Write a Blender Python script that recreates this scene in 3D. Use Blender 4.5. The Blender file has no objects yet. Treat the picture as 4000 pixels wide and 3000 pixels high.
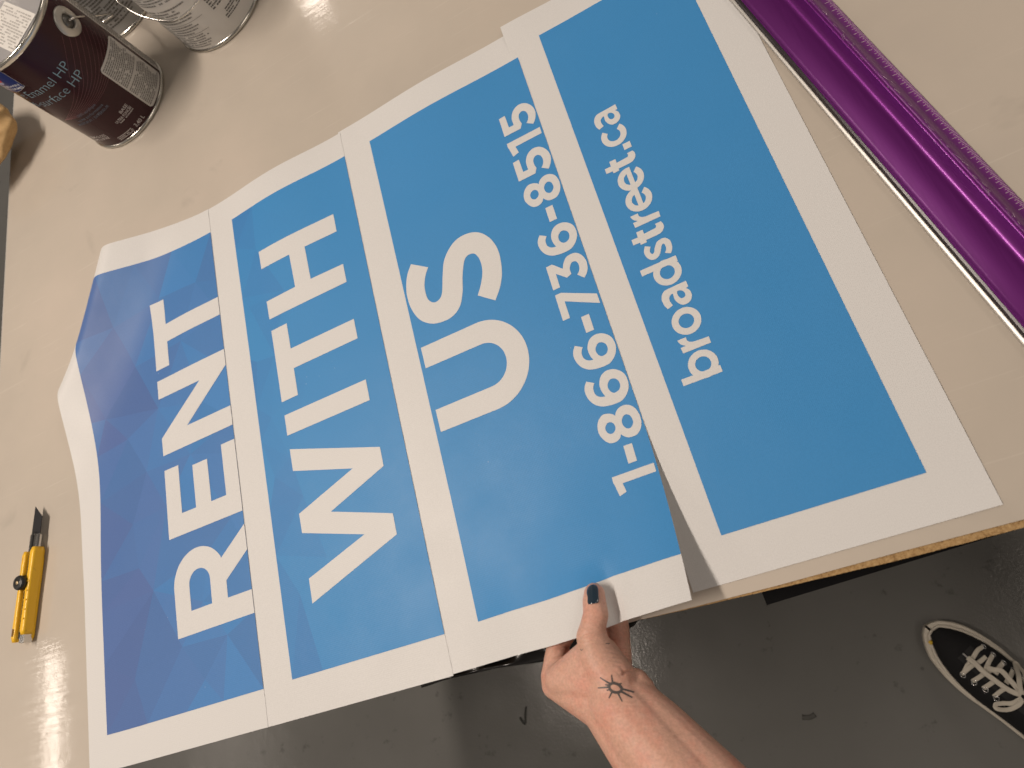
import bpy, bmesh, math, random
import numpy as np
from mathutils import Vector, Matrix
from mathutils.geometry import tessellate_polygon, delaunay_2d_cdt
from mathutils.bvhtree import BVHTree

SC = bpy.context.scene
COL = SC.collection
R = math.radians
random.seed(7)

# ------------------------------------------------------------------ camera
CAM_H = 0.676                      # phone held this far above the table top (z = 0)
cam = bpy.data.cameras.new('camera')
cam.sensor_fit = 'HORIZONTAL'
cam.sensor_width = 36.0
cam.lens = 24.48
cam.clip_start = 0.02
cam.clip_end = 60
cam.dof.use_dof = True
cam.dof.focus_distance = 0.80
cam.dof.aperture_fstop = 7.0
camo = bpy.data.objects.new('camera', cam)
COL.objects.link(camo)
rt, up, bk = (0.88282, -0.24978, -0.39780), (0.36298, 0.90029, 0.24024), (0.29813, -0.35649, 0.88545)
m = Matrix(((rt[0], up[0], bk[0], 0), (rt[1], up[1], bk[1], 0), (rt[2], up[2], bk[2], CAM_H), (0, 0, 0, 1)))
camo.matrix_world = m
SC.camera = camo

# ------------------------------------------------------------------ light
SC.view_settings.view_transform = 'Standard'
SC.view_settings.look = 'None'
SC.view_settings.exposure = 0.0
SC.view_settings.gamma = 1.0
SC.view_settings.use_curve_mapping = False
w = bpy.data.worlds.new('World')
SC.world = w
w.use_nodes = True
bg = w.node_tree.nodes['Background']
_t = w.node_tree
_tc = _t.nodes.new('ShaderNodeTexCoord'); _sx = _t.nodes.new('ShaderNodeSeparateXYZ'); _rp = _t.nodes.new('ShaderNodeValToRGB')
_t.links.new(_tc.outputs['Generated'], _sx.inputs[0]); _t.links.new(_sx.outputs['Z'], _rp.inputs['Fac']); _t.links.new(_rp.outputs['Color'], bg.inputs[0])
_rp.color_ramp.elements[0].position = 0.0; _rp.color_ramp.elements[0].color = (.30, .26, .22, 1)      # lit walls
_rp.color_ramp.elements[1].position = 0.85; _rp.color_ramp.elements[1].color = (.070, .060, .052, 1)  # dark ceiling
bg.inputs[1].default_value = 1.0

CEIL = 3.4                         # lamps hang this far above the table top
def lamp(name, x, y, length, width, power, col=(1.0, 0.87, 0.75)):
    l = bpy.data.lights.new(name, 'AREA')
    l.shape = 'RECTANGLE'
    l.size = width
    l.size_y = length
    l.energy = power
    l.color = col
    o = bpy.data.objects.new(name, l)
    o.location = (x, y, CEIL)
    COL.objects.link(o)
    return o
lamp('overhead_light', -1.95, 0.65, 2.0, 0.20, 128)
lamp('overhead_light', -2.25, 7.0, 2.4, 0.22, 42)
lamp('overhead_light', -5.82, -0.20, 2.4, 0.14, 26)
lamp('overhead_light', 1.75, -1.5, 2.3, 1.10, 26)
lamp('overhead_light', 4.0, 3.2, 2.3, 0.9, 60)  # added light, placed to put a sheen on the ruler's left channel slope

# ------------------------------------------------------------------ helpers
def link(name, me, parent=None, mats=()):
    o = bpy.data.objects.new(name, me)
    COL.objects.link(o)
    if parent is not None:
        o.parent = parent
    for mm in mats:
        me.materials.append(mm)
    return o

def thing(name, label, cat, loc=(0, 0, 0), group=None):
    o = bpy.data.objects.new(name, None)
    o.empty_display_size = 0.02
    COL.objects.link(o)
    o.location = loc
    tag(o, label, cat, group)
    return o

def tag(o, label=None, cat=None, group=None, kind=None):
    if label: o['label'] = label
    if cat: o['category'] = cat
    if group: o['group'] = group
    if kind: o['kind'] = kind
    return o

def obj(name, bm, mat, parent=None, smooth=True):
    """finish a bmesh built in world coordinates as one mesh object"""
    me = bpy.data.meshes.new(name)
    if parent is not None:
        bmesh.ops.translate(bm, vec=-parent_loc(parent), verts=bm.verts)
    bm.normal_update()
    bm.to_mesh(me)
    bm.free()
    if smooth:
        for p in me.polygons: p.use_smooth = True
    return link(name, me, parent, [mat] if not isinstance(mat, (list, tuple)) else mat)

def parent_loc(p):
    v = Vector((0, 0, 0))
    while p is not None:
        v += p.location
        p = p.parent
    return v

def mesh_from(verts, faces, bm=None):
    bm = bm or bmesh.new()
    vs = [bm.verts.new(v) for v in verts]
    for f in faces:
        try: bm.faces.new([vs[i] for i in f])
        except ValueError: pass
    return bm

def ss(x, a=0.0, b=1.0):
    t = min(1.0, max(0.0, (x - a) / (b - a)))
    return t * t * (3 - 2 * t)

def grid(us, vs, fn, bm=None):
    bm = bm or bmesh.new()
    rows = [[bm.verts.new(fn(u, v)) for u in us] for v in vs]
    for j in range(len(vs) - 1):
        for i in range(len(us) - 1):
            bm.faces.new((rows[j][i], rows[j][i + 1], rows[j + 1][i + 1], rows[j + 1][i]))
    return bm

def box(bm, lo, hi, bev=0.0, seg=2):
    r = bmesh.ops.create_cube(bm, size=1.0)
    vs = r['verts']
    for v in vs:
        v.co = Vector([lo[i] + (v.co[i] + .5) * (hi[i] - lo[i]) for i in range(3)])
    if bev:
        es = list({e for v in vs for e in v.link_edges})
        bmesh.ops.bevel(bm, geom=es, offset=bev, segments=seg, profile=.6, affect='EDGES')
    return bm

def lathe(bm, prof, n=96, c=(0, 0, 0), close=False):
    rings = []
    for r, z in prof:
        rings.append([bm.verts.new((c[0] + r * math.cos(2 * math.pi * i / n), c[1] + r * math.sin(2 * math.pi * i / n), c[2] + z)) for i in range(n)])
    for a, b in zip(rings, rings[1:]):
        for i in range(n):
            bm.faces.new((a[i], a[(i + 1) % n], b[(i + 1) % n], b[i]))
    if close:
        bm.faces.new(rings[-1])
    return bm

def smooth_path(pts, n=8):
    pts = [Vector(p) for p in pts]
    out = []
    for i in range(len(pts) - 1):
        p0 = pts[max(0, i - 1)]; p1 = pts[i]; p2 = pts[i + 1]; p3 = pts[min(len(pts) - 1, i + 2)]
        for k in range(n):
            t = k / n
            out.append(.5 * ((2 * p1) + (-p0 + p2) * t + (2 * p0 - 5 * p1 + 4 * p2 - p3) * t * t + (-p0 + 3 * p1 - 3 * p2 + p3) * t ** 3))
    out.append(pts[-1])
    return out

def tube(bm, pts, r, n=10, flat=None, updir=None):
    """sweep a round (or flattened: flat = (half width, half thickness)) section along pts"""
    pts = [Vector(p) for p in pts]
    rings = []
    prev = None
    for i, p in enumerate(pts):
        d = (pts[min(i + 1, len(pts) - 1)] - pts[max(i - 1, 0)]).normalized()
        u = Vector(updir) if updir is not None else (prev if prev is not None else (Vector((0, 0, 1)) if abs(d.z) < .9 else Vector((1, 0, 0))))
        s = d.cross(u).normalized()
        u = s.cross(d).normalized()
        prev = u
        ring = []
        for k in range(n):
            a = 2 * math.pi * k / n
            if flat:
                ca, sa = math.cos(a), math.sin(a)
                ca = math.copysign(abs(ca) ** .5, ca); sa = math.copysign(abs(sa) ** .7, sa)
                q = p + s * (ca * flat[0]) + u * (sa * flat[1])
            else:
                rr = r[i] if isinstance(r, (list, tuple)) else r
                q = p + s * (math.cos(a) * rr) + u * (math.sin(a) * rr)
            ring.append(bm.verts.new(q))
        rings.append(ring)
    for a, b in zip(rings, rings[1:]):
        for k in range(n):
            bm.faces.new((a[k], a[(k + 1) % n], b[(k + 1) % n], b[k]))
    bm.faces.new(rings[0][::-1]); bm.faces.new(rings[-1])
    return bm

def outline(pts, n=5):
    """closed outline from traced points; a point with a third entry is a sharp corner"""
    out = []
    N = len(pts)
    for i in range(N):
        p1, p2 = pts[i], pts[(i + 1) % N]
        c1, c2 = len(p1) > 2, len(p2) > 2
        a, b = Vector(p1[:2]), Vector(p2[:2])
        out.append(tuple(a))
        if c1 and c2: continue
        p0 = a if c1 else Vector(pts[i - 1][:2])
        p3 = b if c2 else Vector(pts[(i + 2) % N][:2])
        for k in range(1, n):
            t = k / n
            q = .5 * ((2 * a) + (-p0 + b) * t + (2 * p0 - 5 * a + 4 * b - p3) * t * t + (-p0 + 3 * a - 3 * b + p3) * t ** 3)
            out.append(tuple(q))
    return out

def flat_poly(bm, loops, z=0.0):
    """fill one outline (plus holes) as triangles in the XY plane of bm"""
    pts = [Vector((p[0], p[1], 0)) for lp in loops for p in lp]
    tris = tessellate_polygon([[Vector((p[0], p[1], 0)) for p in lp] for lp in loops])
    vs = [bm.verts.new((p.x, p.y, z)) for p in pts]
    for t in tris:
        a, b, c = (vs[i] for i in t)
        n = (b.co - a.co).cross(c.co - a.co).z
        if abs(n) < 1e-14: continue
        try: bm.faces.new((a, b, c) if n > 0 else (a, c, b))
        except ValueError: pass
    return bm

def slice_grid(bm, du, dv):
    if not bm.verts: return bm
    xs = [v.co.x for v in bm.verts]; ys = [v.co.y for v in bm.verts]
    for ax, lo, hi, st in ((0, min(xs), max(xs), du), (1, min(ys), max(ys), dv)):
        if not st: continue
        k = math.ceil(lo / st) * st
        while k < hi:
            no = Vector((1, 0, 0)) if ax == 0 else Vector((0, 1, 0))
            bmesh.ops.bisect_plane(bm, geom=bm.verts[:] + bm.edges[:] + bm.faces[:], plane_co=no * k, plane_no=no, dist=1e-7)
            k += st
    return bm

def warp(bm, fn):
    for v in bm.verts: v.co = fn(v.co.x, v.co.y, v.co.z)
    return bm

def text_mesh(bm, body, box2, z=0.0, weight=0.0):
    """built-in font, squeezed into box2 = (x0, y0, x1, y1) (y0 baseline, y1 cap line)"""
    cu = bpy.data.curves.new('txt', 'FONT')
    cu.body = body
    cu.size = 1.0
    cu.resolution_u = 4
    cu.offset = weight
    o = bpy.data.objects.new('txt', cu)
    COL.objects.link(o)
    dg = bpy.context.evaluated_depsgraph_get()
    me = bpy.data.meshes.new_from_object(o.evaluated_get(dg))
    bpy.data.objects.remove(o); bpy.data.curves.remove(cu)
    xs = [v.co.x for v in me.vertices]
    x0, x1 = min(xs), max(xs)
    cap = 0.729
    vs = [bm.verts.new((box2[0] + (v.co.x - x0) / (x1 - x0) * (box2[2] - box2[0]), box2[1] + v.co.y / cap * (box2[3] - box2[1]), z)) for v in me.vertices]
    for p in me.polygons:
        try: bm.faces.new([vs[i] for i in p.vertices])
        except ValueError: pass
    bpy.data.meshes.remove(me)
    return bm

# ------------------------------------------------------------------ materials
def mat(name, col, rough=0.5, metal=0.0, spec=0.5, coat=0.0, coat_rough=0.1, sss=0.0):
    mm = bpy.data.materials.new(name)
    mm.use_nodes = True
    b = mm.node_tree.nodes['Principled BSDF']
    b.inputs['Base Color'].default_value = (*col, 1)
    b.inputs['Roughness'].default_value = rough
    b.inputs['Metallic'].default_value = metal
    b.inputs['Specular IOR Level'].default_value = spec
    b.inputs['Coat Weight'].default_value = coat
    b.inputs['Coat Roughness'].default_value = coat_rough
    if sss:
        b.inputs['Subsurface Weight'].default_value = sss
        b.inputs['Subsurface Radius'].default_value = (0.012, 0.004, 0.002)
        b.inputs['Subsurface Scale'].default_value = 0.5
    return mm

class NT:
    def __init__(s, mm):
        s.t = mm.node_tree
        s.b = s.t.nodes['Principled BSDF']
    def n(s, typ, **kw):
        nd = s.t.nodes.new(typ)
        for k, v in kw.items(): setattr(nd, k, v)
        return nd
    def l(s, a, b): s.t.links.new(a, b)
    def coord(s, scale=(1, 1, 1), rot=(0, 0, 0)):
        tc = s.n('ShaderNodeTexCoord'); mp = s.n('ShaderNodeMapping')
        mp.inputs['Scale'].default_value = scale
        mp.inputs['Rotation'].default_value = rot
        s.l(tc.outputs['Object'], mp.inputs['Vector'])
        return mp.outputs['Vector']
    def noise(s, scale=(1, 1, 1), sc=5, det=4, rough=.55, rot=(0, 0, 0), dist=0.0):
        nz = s.n('ShaderNodeTexNoise')
        nz.inputs['Scale'].default_value = sc
        nz.inputs['Detail'].default_value = det
        nz.inputs['Roughness'].default_value = rough
        nz.inputs['Distortion'].default_value = dist
        s.l(s.coord(scale, rot), nz.inputs['Vector'])
        return nz.outputs['Fac']
    def ramp(s, fac, stops):
        r = s.n('ShaderNodeValToRGB')
        while len(r.color_ramp.elements) < len(stops): r.color_ramp.elements.new(.5)
        for e, (p, c) in zip(r.color_ramp.elements, stops):
            e.position = p
            e.color = (*c, 1) if isinstance(c, (tuple, list)) else (c, c, c, 1)
        s.l(fac, r.inputs['Fac'])
        return r.outputs['Color']
    def mix(s, fac, a, b, mode='MIX'):
        x = s.n('ShaderNodeMix', data_type='RGBA', blend_type=mode)
        for sock, val in ((x.inputs[0], fac), (x.inputs[6], a), (x.inputs[7], b)):
            if hasattr(val, 'is_linked') or hasattr(val, 'node'): s.l(val, sock)
            elif isinstance(val, (int, float)): sock.default_value = val
            else: sock.default_value = (*val, 1)
        return x.outputs[2]
    def math(s, op, a, b=0.0):
        x = s.n('ShaderNodeMath', operation=op)
        for i, val in enumerate((a, b)):
            if hasattr(val, 'node'): s.l(val, x.inputs[i])
            else: x.inputs[i].default_value = val
        return x.outputs[0]
    def bump(s, h, strength=.2, dist=.001, prev=None):
        bp = s.n('ShaderNodeBump')
        bp.inputs['Strength'].default_value = strength
        bp.inputs['Distance'].default_value = dist
        s.l(h, bp.inputs['Height'])
        if prev is not None: s.l(prev, bp.inputs['Normal'])
        return bp.outputs['Normal']
    def set(s, name, out): s.l(out, s.b.inputs[name])

def vinyl(name, col, rough=.42, attr=None, spec=.25):
    mm = mat(name, col, rough, spec=spec)
    t = NT(mm)
    base = None
    if attr:
        a = t.n('ShaderNodeVertexColor', layer_name=attr)
        base = a.outputs['Color']
    sp = t.noise(sc=900, det=1)                       # printed grain
    grain = t.ramp(sp, [(.3, .93), (.7, 1.0)])
    col_out = t.mix(1.0, base if base is not None else col, grain, 'MULTIPLY')
    # tiny white specks where the ink was scuffed off
    v = t.n('ShaderNodeTexVoronoi'); v.inputs['Scale'].default_value = 95
    t.l(t.coord(), v.inputs['Vector'])
    speck = t.ramp(v.outputs['Distance'], [(.028, 1.0), (.05, 0.0)])
    msk = t.ramp(t.noise(sc=9, det=2), [(.60, 0.0), (.66, .7)])
    f = t.math('MULTIPLY', speck, msk)
    col_out = t.mix(f, col_out, (.75, .76, .78))
    t.set('Base Color', col_out)
    # woven scrim under the coating
    w1 = t.n('ShaderNodeTexWave', wave_type='BANDS', bands_direction='X'); w1.inputs['Scale'].default_value = 190
    w2 = t.n('ShaderNodeTexWave', wave_type='BANDS', bands_direction='Y'); w2.inputs['Scale'].default_value = 150
    t.l(t.coord(), w1.inputs['Vector']); t.l(t.coord(), w2.inputs['Vector'])
    hgt = t.math('ADD', w1.outputs['Fac'], w2.outputs['Fac'])
    n1 = t.bump(hgt, .10, .0004)
    n2 = t.bump(t.noise(sc=28, det=3), .08, .004, n1)
    n2 = t.bump(t.noise(sc=5, det=2), .10, .02, n2)
    t.set('Normal', n2)
    r = t.ramp(t.noise(sc=14, det=4), [(.3, rough - .04), (.7, rough + .06)])
    t.set('Roughness', r)
    return mm
WHITE = vinyl('white_vinyl', (.705, .70, .695))
INKWHITE = vinyl('white_lettering_vinyl', (.705, .70, .695))
BLUE = vinyl('blue_print', (.057, .272, .60))
MOSAIC = vinyl('mosaic_print', (.05, .2, .5), attr='tint')

# ------------------------------------------------------------------ floor and table
fm = mat('painted_concrete', (.10, .098, .092), .3, spec=.20)
t = NT(fm)
big = t.ramp(t.noise(sc=2.2, det=5), [(.3, (.112, .111, .106)), (.7, (.140, .139, .133))])
sp1 = t.ramp(t.noise(sc=26, det=3, rough=.7), [(.28, .72), (.36, 1.0)])
spk = t.n('ShaderNodeTexVoronoi'); spk.inputs['Scale'].default_value = 22
t.l(t.coord(), spk.inputs['Vector'])
dots = t.ramp(spk.outputs['Distance'], [(.05, .35), (.10, 1.0)])
dm = t.ramp(t.noise(sc=5, det=2), [(.55, 0.0), (.62, .8)])
c = t.mix(1.0, big, sp1, 'MULTIPLY')
c = t.mix(dm, c, t.mix(1.0, c, dots, 'MULTIPLY'))
t.set('Base Color', c)
t.set('Roughness', t.ramp(t.noise(sc=7, det=5), [(.3, .12), (.7, .22)]))
n1 = t.bump(t.noise(sc=190, det=2, rough=.6), .20, .0010)
n2 = t.bump(t.noise(sc=20, det=3), .10, .004, n1)
t.set('Normal', n2)
FLOOR_Z = -0.90
floor = obj('floor', grid([-9, -3, 0, 3, 9], [-9, -3, 0, 3, 9], lambda u, v: (u, v, FLOOR_Z)), fm, smooth=False)
tag(floor, kind='structure')

lam = mat('worn_laminate', (.56, .50, .42), .4, spec=.3, coat=.55, coat_rough=.05)
t = NT(lam)
c0 = t.ramp(t.noise(sc=3.0, det=6, rough=.6), [(.28, (.470, .420, .362)), (.5, (.520, .463, .396)), (.72, (.565, .495, .425))])  # broad mottling, contrast raised to put cloudy reflections into the colour
stain = t.ramp(t.noise(sc=11, det=4, dist=.6), [(.25, .90), (.36, 1.0)])
c0 = t.mix(1.0, c0, stain, 'MULTIPLY')
scr = None
for k, (rot, s1, s2, th) in enumerate(((.35, 7, 260, .70), (-.55, 6, 230, .71), (1.25, 8, 280, .71), (.9, 5, 190, .72))):
    q = t.ramp(t.noise(scale=(s1, s2, 1), sc=1.0, det=1.5, rot=(0, 0, rot)), [(th, 0.0), (th + .03, 1.0)])
    scr = q if scr is None else t.mix(1.0, scr, q, 'ADD')
zone = t.ramp(t.noise(sc=2.6, det=3), [(.42, 0.0), (.62, 1.0)])
scr = t.mix(1.0, scr, zone, 'MULTIPLY')
c0 = t.mix(t.math('MULTIPLY', scr, .16), c0, (.80, .76, .68))
t.set('Base Color', c0)
fine = t.noise(scale=(8, 260, 1), sc=1.0, det=3, rot=(0, 0, .3))
fine2 = t.noise(scale=(8, 240, 1), sc=1.0, det=3, rot=(0, 0, 1.7))
rr = t.math('ADD', fine, fine2)
rough = t.ramp(t.math('MULTIPLY', rr, .5), [(.35, .03), (.65, .085)])
t.set('Coat Roughness', t.mix(t.math('MULTIPLY', scr, .6), rough, (.4, .4, .4)))
nb = t.bump(fine, .11, .0006)
nb = t.bump(fine2, .11, .0006, nb)
nb = t.bump(t.noise(sc=30, det=2), .025, .003, nb)
t.set('Coat Normal', nb)

pb = mat('particle_board', (.46, .30, .13), .85, spec=.2)
t = NT(pb)
chip = t.ramp(t.noise(scale=(1, 1, 2.2), sc=260, det=4, rough=.7), [(.25, (.12, .07, .03)), (.45, (.36, .225, .10)), (.75, (.52, .36, .18))])
t.set('Base Color', chip)
t.set('Normal', t.bump(t.noise(sc=300, det=3), .7, .002))
edgem = mat('grey_edge_band', (.42, .40, .37), .4)
steel_dark = mat('dark_steel', (.03, .03, .033), .45)

table = thing('worktable', 'long beige laminate worktable with a worn particleboard front edge', 'table', (-.25, .9, FLOOR_Z))
# laminate sheet, about a millimetre thick; its front edge has worn back from the board at the right
ptsl = [(-1.1135, .0028), (-.45, .0030), (-.168, .0038), (-.118, .0020), (-.04, .0004), (.062, .0002), (.155, -.0012), (.75, -.008), (.75, 1.95), (-1.010, 1.95)]
bm = bmesh.new()
vt = [bm.verts.new((x, y, 0)) for x, y in ptsl]; vb = [bm.verts.new((x, y, -.0012)) for x, y in ptsl]
bm.faces.new(vt); bm.faces.new(vb[::-1])
for i in range(len(vt)):
    j = (i + 1) % len(vt)
    bm.faces.new((vt[i], vb[i], vb[j], vt[j]))
obj('laminate_top', bm, lam, table, smooth=False)
bm = bmesh.new()
fr = []
random.seed(3)
for i in range(141):
    x = -1.112 + i * (1.862 / 140)
    y = .0062 if x < -.22 else .0062 - (x + .22) * .050 if x < -.12 else .0012 - (x + .12) * .040 if x < .06 else -.0060 - (x - .06) * .012
    y += random.uniform(-.0002, .0002) + (.0010 if random.random() < .03 else 0)
    fr.append((x, y))
back = [(.75, 1.949), (-1.011, 1.949)]
lo = fr + back
vt = [bm.verts.new((x, y, -.0014)) for x, y in lo]; vb = [bm.verts.new((x, y + (.0004 if i < 141 else 0), -.030)) for i, (x, y) in enumerate(lo)]
bm.faces.new(vt); bm.faces.new(vb[::-1])
for i in range(len(vt)):
    j = (i + 1) % len(vt)
    bm.faces.new((vt[i], vb[i], vb[j], vt[j]))
obj('particleboard_core', bm, pb, table, smooth=False)
bm = bmesh.new()
tube(bm, [(-1.1155, .0025, -.011), (-1.0125, 1.95, -.011)], .0, n=12, flat=(.0035, .0105), updir=(0, 0, 1))
obj('edge_band', bm, edgem, table)
for lx, ly in ((-.98, .30), (.62, .30), (-.92, 1.78), (.62, 1.78)):
    bm = box(bmesh.new(), (lx - .03, ly - .03, FLOOR_Z), (lx + .03, ly + .03, -.0305), .003)
    obj('leg', bm, steel_dark, table, smooth=False)
# black shelf under the right part of the table
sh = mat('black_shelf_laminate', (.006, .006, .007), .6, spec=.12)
bm = bmesh.new()
for sgn in (0,):
    q = [(-.0632, -.0146), (.60, .0045), (.60, .42), (-.078, .42)]
    vt = [bm.verts.new((x, y, -.10)) for x, y in q]; vb = [bm.verts.new((x, y, -.125)) for x, y in q]
    bm.faces.new(vt); bm.faces.new(vb[::-1])
    for i in range(4):
        bm.faces.new((vt[i], vb[i], vb[(i + 1) % 4], vt[(i + 1) % 4]))
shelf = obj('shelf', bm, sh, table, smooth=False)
shelf['label'] = 'flat black shelf just under the table edge'
# black plastic sheeting sagging under the table edge
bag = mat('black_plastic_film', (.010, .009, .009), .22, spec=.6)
def bagf(u, v):
    x = -.44 + u * .235
    if v < .5:
        k = v / .5
        y = .06 - k * (.0615 + .011 * ss(u, .1, .9)); z = -.034 - .006 * k
    else:
        k = (v - .5) / .5
        y = -.0015 - .011 * ss(u, .1, .9) + k * .03; z = -.040 - k * .16
    wv = .0030 * math.sin(7 * u + 22 * v) + .0012 * math.sin(21 * u - 31 * v + 1.2)
    return (x, y + wv * .35, z + wv + .003 * math.sin(9 * v + 20 * u))
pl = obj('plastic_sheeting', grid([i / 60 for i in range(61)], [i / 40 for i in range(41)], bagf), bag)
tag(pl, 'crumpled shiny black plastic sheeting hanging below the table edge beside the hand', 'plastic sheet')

# ------------------------------------------------------------------ banner sheets
# every sheet is described in flat print coordinates (u, v) in metres; S*(u, v) bends it in space
def S4(u, v):
    return (u, v, .0008 + .0002 * (1 + math.sin(9 * u + 4 * v)) + .004 * ss(v, .66, .73) * ss(-u, .02, .115))
def interp(x, xs, ys):
    return float(np.interp(x, xs, ys))
def S3(u, v):
    vv = max(0.0, v)
    f = max(0.0, 1 - vv / .185)
    L = .034 * ss(u, -.36, -.215) + .008 * ss(u, -.175, -.11)
    z = .0014 + L * f ** 1.8
    g = max(0.0, 1 - vv / .062)
    z += .0045 * math.exp(-((u + .199) / .016) ** 2) * g - .0095 * math.exp(-((u + .1815) / .0085) ** 2) * g ** 1.3
    z -= .005 * math.exp(-((u + .245) / .03) ** 2) * f
    dy = interp(u, [-.37, -.29, -.248, -.204, -.19, -.175, -.1165], [0, .0010, .0006, .0020, .0030, .0046, .0058])
    x = u - .0045 * ss(u, -.2, -.105) * f ** 1.6
    z += .0035 * ss(v, .45, .70) * math.sin(math.pi * min(1, max(0, (u + .355) / .235))) ** 2
    return (x, v + dy * f, z)
def S2(u, v):
    z = .0018 + .0055 * ss(v, .42, .68) * math.sin(math.pi * min(1, max(0, (u + .600) / .220))) ** 2
    return (u, v, z)
# sheet 1: a ramp that lifts to the left and then curls over, steeper towards the far end
S1_R = -.6127
_nv, _nd = 150, 150
_tab = np.zeros((_nv + 1, _nd + 1, 2))
for a in range(_nv + 1):
    v = a * .72 / _nv
    dr = max(.012, .025 + .75 * (.715 - v))
    dc = .155 + .52 * (.715 - v) + .30 * .022 * math.log(1 + math.exp((.565 - v) / .022))
    x, z = 0.0, 0.0
    for b in range(_nd + 1):
        _tab[a, b] = (x, z)
        d = b * .30 / _nd
        phi = R(18.8) * ss(d, dr - .045, dr + .085)
        if d > dc:
            e_ = d - dc
            phi -= min(R(205), (e_ * e_ / .036 if e_ < .018 else e_ - .009) / .0225)
        st = .30 / _nd
        x -= math.cos(phi) * st
        z += math.sin(phi) * st
def S1(u, v):
    d = max(0.0, S1_R - u)
    if u < -.864:
        k = .033 + .008 * ss(v, .2, .38)
        d = (S1_R + .864) + (-.864 - u) * k / .041
    a = min(max(v / .72 * _nv, 0), _nv - 1e-6); b = min(d / .30 * _nd, _nd - 1e-6)
    i, j = int(a), int(b); fa, fb = a - i, b - j
    q = (_tab[i, j] * (1 - fb) + _tab[i, j + 1] * fb) * (1 - fa) + (_tab[i + 1, j] * (1 - fb) + _tab[i + 1, j + 1] * fb) * fa
    z = .0022 + q[1] + .0016 * ss(v, .40, .6) * (1 - math.cos(2 * math.pi * min(d, .12) / .12)) * .5
    slip = .005 * ss(d, .08, .24) * math.exp(-((v - .36) / .085) ** 2)
    return (S1_R + q[0] + slip, v + .0012 * ss(d, .2, .3), max(z, .0008))
def normal_of(S, u, v):
    e = .0008
    a = Vector(S(u + e, v)) - Vector(S(u - e, v)); b = Vector(S(u, v + e)) - Vector(S(u, v - e))
    return a.cross(b).normalized()
def on(S, off):
    def fn(u, v, z):
        return Vector(S(u, v)) + normal_of(S, u, v) * (off + z)
    return fn
def lin(a, b, st):
    n = max(1, int(math.ceil((b - a) / st)))
    return [a + (b - a) * i / n for i in range(n + 1)]
def sheet(S, u0, u1, v0, v1, label, step=.005):
    us, vs = lin(u0, u1, step), lin(v0, v1, step)
    bm = grid(us, vs, S)
    me = bpy.data.meshes.new('banner_sheet')
    bm.to_mesh(me); bm.free()
    for p in me.polygons: p.use_smooth = True
    o = link('banner_sheet', me, None, [WHITE])
    so = o.modifiers.new('thickness', 'SOLIDIFY'); so.thickness = .00045; so.offset = -1
    o.modifiers.new('edges', 'EDGE_SPLIT').split_angle = R(50)
    tag(o, label, 'banner', 'printed banner sheets laid side by side on the table')
    return o
def panel(S, u0, u1, v0, v1, par, m_=None, step=.005):
    bm = grid(lin(u0, u1, step), lin(v0, v1, step), lambda u, v: on(S, .00030)(u, v, 0))
    return obj('printed_panel', bm, m_ or BLUE, par)

s1 = sheet(S1, -.905, S1_R, .0003, .7153, 'white-bordered blue banner sheet lettered RENT, its left edge curling up', .003)
s2 = sheet(S2, -.6150, -.3712, .0002, .7150, 'white-bordered blue banner sheet lettered WITH, lying between RENT and US')
s3 = sheet(S3, -.3740, -.1045, .0018, .7178, 'white-bordered blue banner sheet lettered US with a phone number, lower edge lifted by hand', .004)
s4 = sheet(S4, -.1128, .1463, .0137, .7297, 'white-bordered blue banner sheet with a small web address, rightmost beside the purple ruler')
panel(S3, -.3296, -.1046, .0430, .6750, s3)
panel(S4, -.0713, .1060, .0546, .6884, s4)

# faceted low-polygon pattern printed on the first two sheets
def mosaic(S, u0, u1, v0, v1, inner, par, seed, colour):
    rnd = random.Random(seed)
    pts = [Vector((x / 1000, y / 1000)) for x, y in inner]
    for k in range(10):
        pts.append(Vector((u0, v0 + (v1 - v0) * min(1, max(0, (k + rnd.uniform(-.3, .3) * (0 < k < 9)) / 9)))))
        pts.append(Vector((u1, v0 + (v1 - v0) * min(1, max(0, (k + rnd.uniform(-.3, .3) * (0 < k < 9)) / 9)))))
    for k in range(1, 4):
        pts.append(Vector((u0 + (u1 - u0) * (k + rnd.uniform(-.2, .2)) / 4, v0)))
        pts.append(Vector((u0 + (u1 - u0) * (k + rnd.uniform(-.2, .2)) / 4, v1)))
    vs, _, fs, *_ = delaunay_2d_cdt(pts, [], [], 0, 1e-6)
    bm = bmesh.new()
    lay = bm.faces.layers.int.new('tri')
    cols = []
    bv = [bm.verts.new((p.x, p.y, 0)) for p in vs]
    for f in fs:
        c = sum((Vector(vs[i]) for i in f), Vector((0, 0))) / 3
        fc = bm.faces.new([bv[i] for i in f])
        if fc.normal.z < 0: fc.normal_flip()
        fc[lay] = len(cols)
        cols.append(colour(c.x, c.y, rnd))
    bm.normal_update()
    for f in bm.faces:
        if f.normal.z < 0: f.normal_flip()
    slice_grid(bm, .003, .006)
    ids = [f[lay] for f in bm.faces]
    warp(bm, on(S, .00030))
    o = obj('printed_panel', bm, MOSAIC, par)
    ca = o.data.color_attributes.new('tint', 'FLOAT_COLOR', 'CORNER')
    for p in o.data.polygons:
        cc = cols[ids[p.index]]
        for li in p.loop_indices: ca.data[li].color = (*cc, 1)
    return o
def col1(x, y, r):
    k = .25 + ss(x, -.86, -.63) * .60 + r.uniform(-.17, .17)
    k = min(1, max(0, k))
    a, b = (.098, .150, .375), (.064, .240, .56)
    j = r.uniform(.95, 1.04)
    return tuple((p + (q - p) * k) * j for p, q in zip(a, b))
def col2(x, y, r):
    k = ss(x, -.58, -.50)
    d = (1 - k) * r.uniform(-.75, .1)
    a, b = (.058, .180, .47), (.057, .272, .60)
    j = min(1, max(0, 1 + d))
    return tuple(p + (q - p) * j for p, q in zip(a, b))
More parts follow.
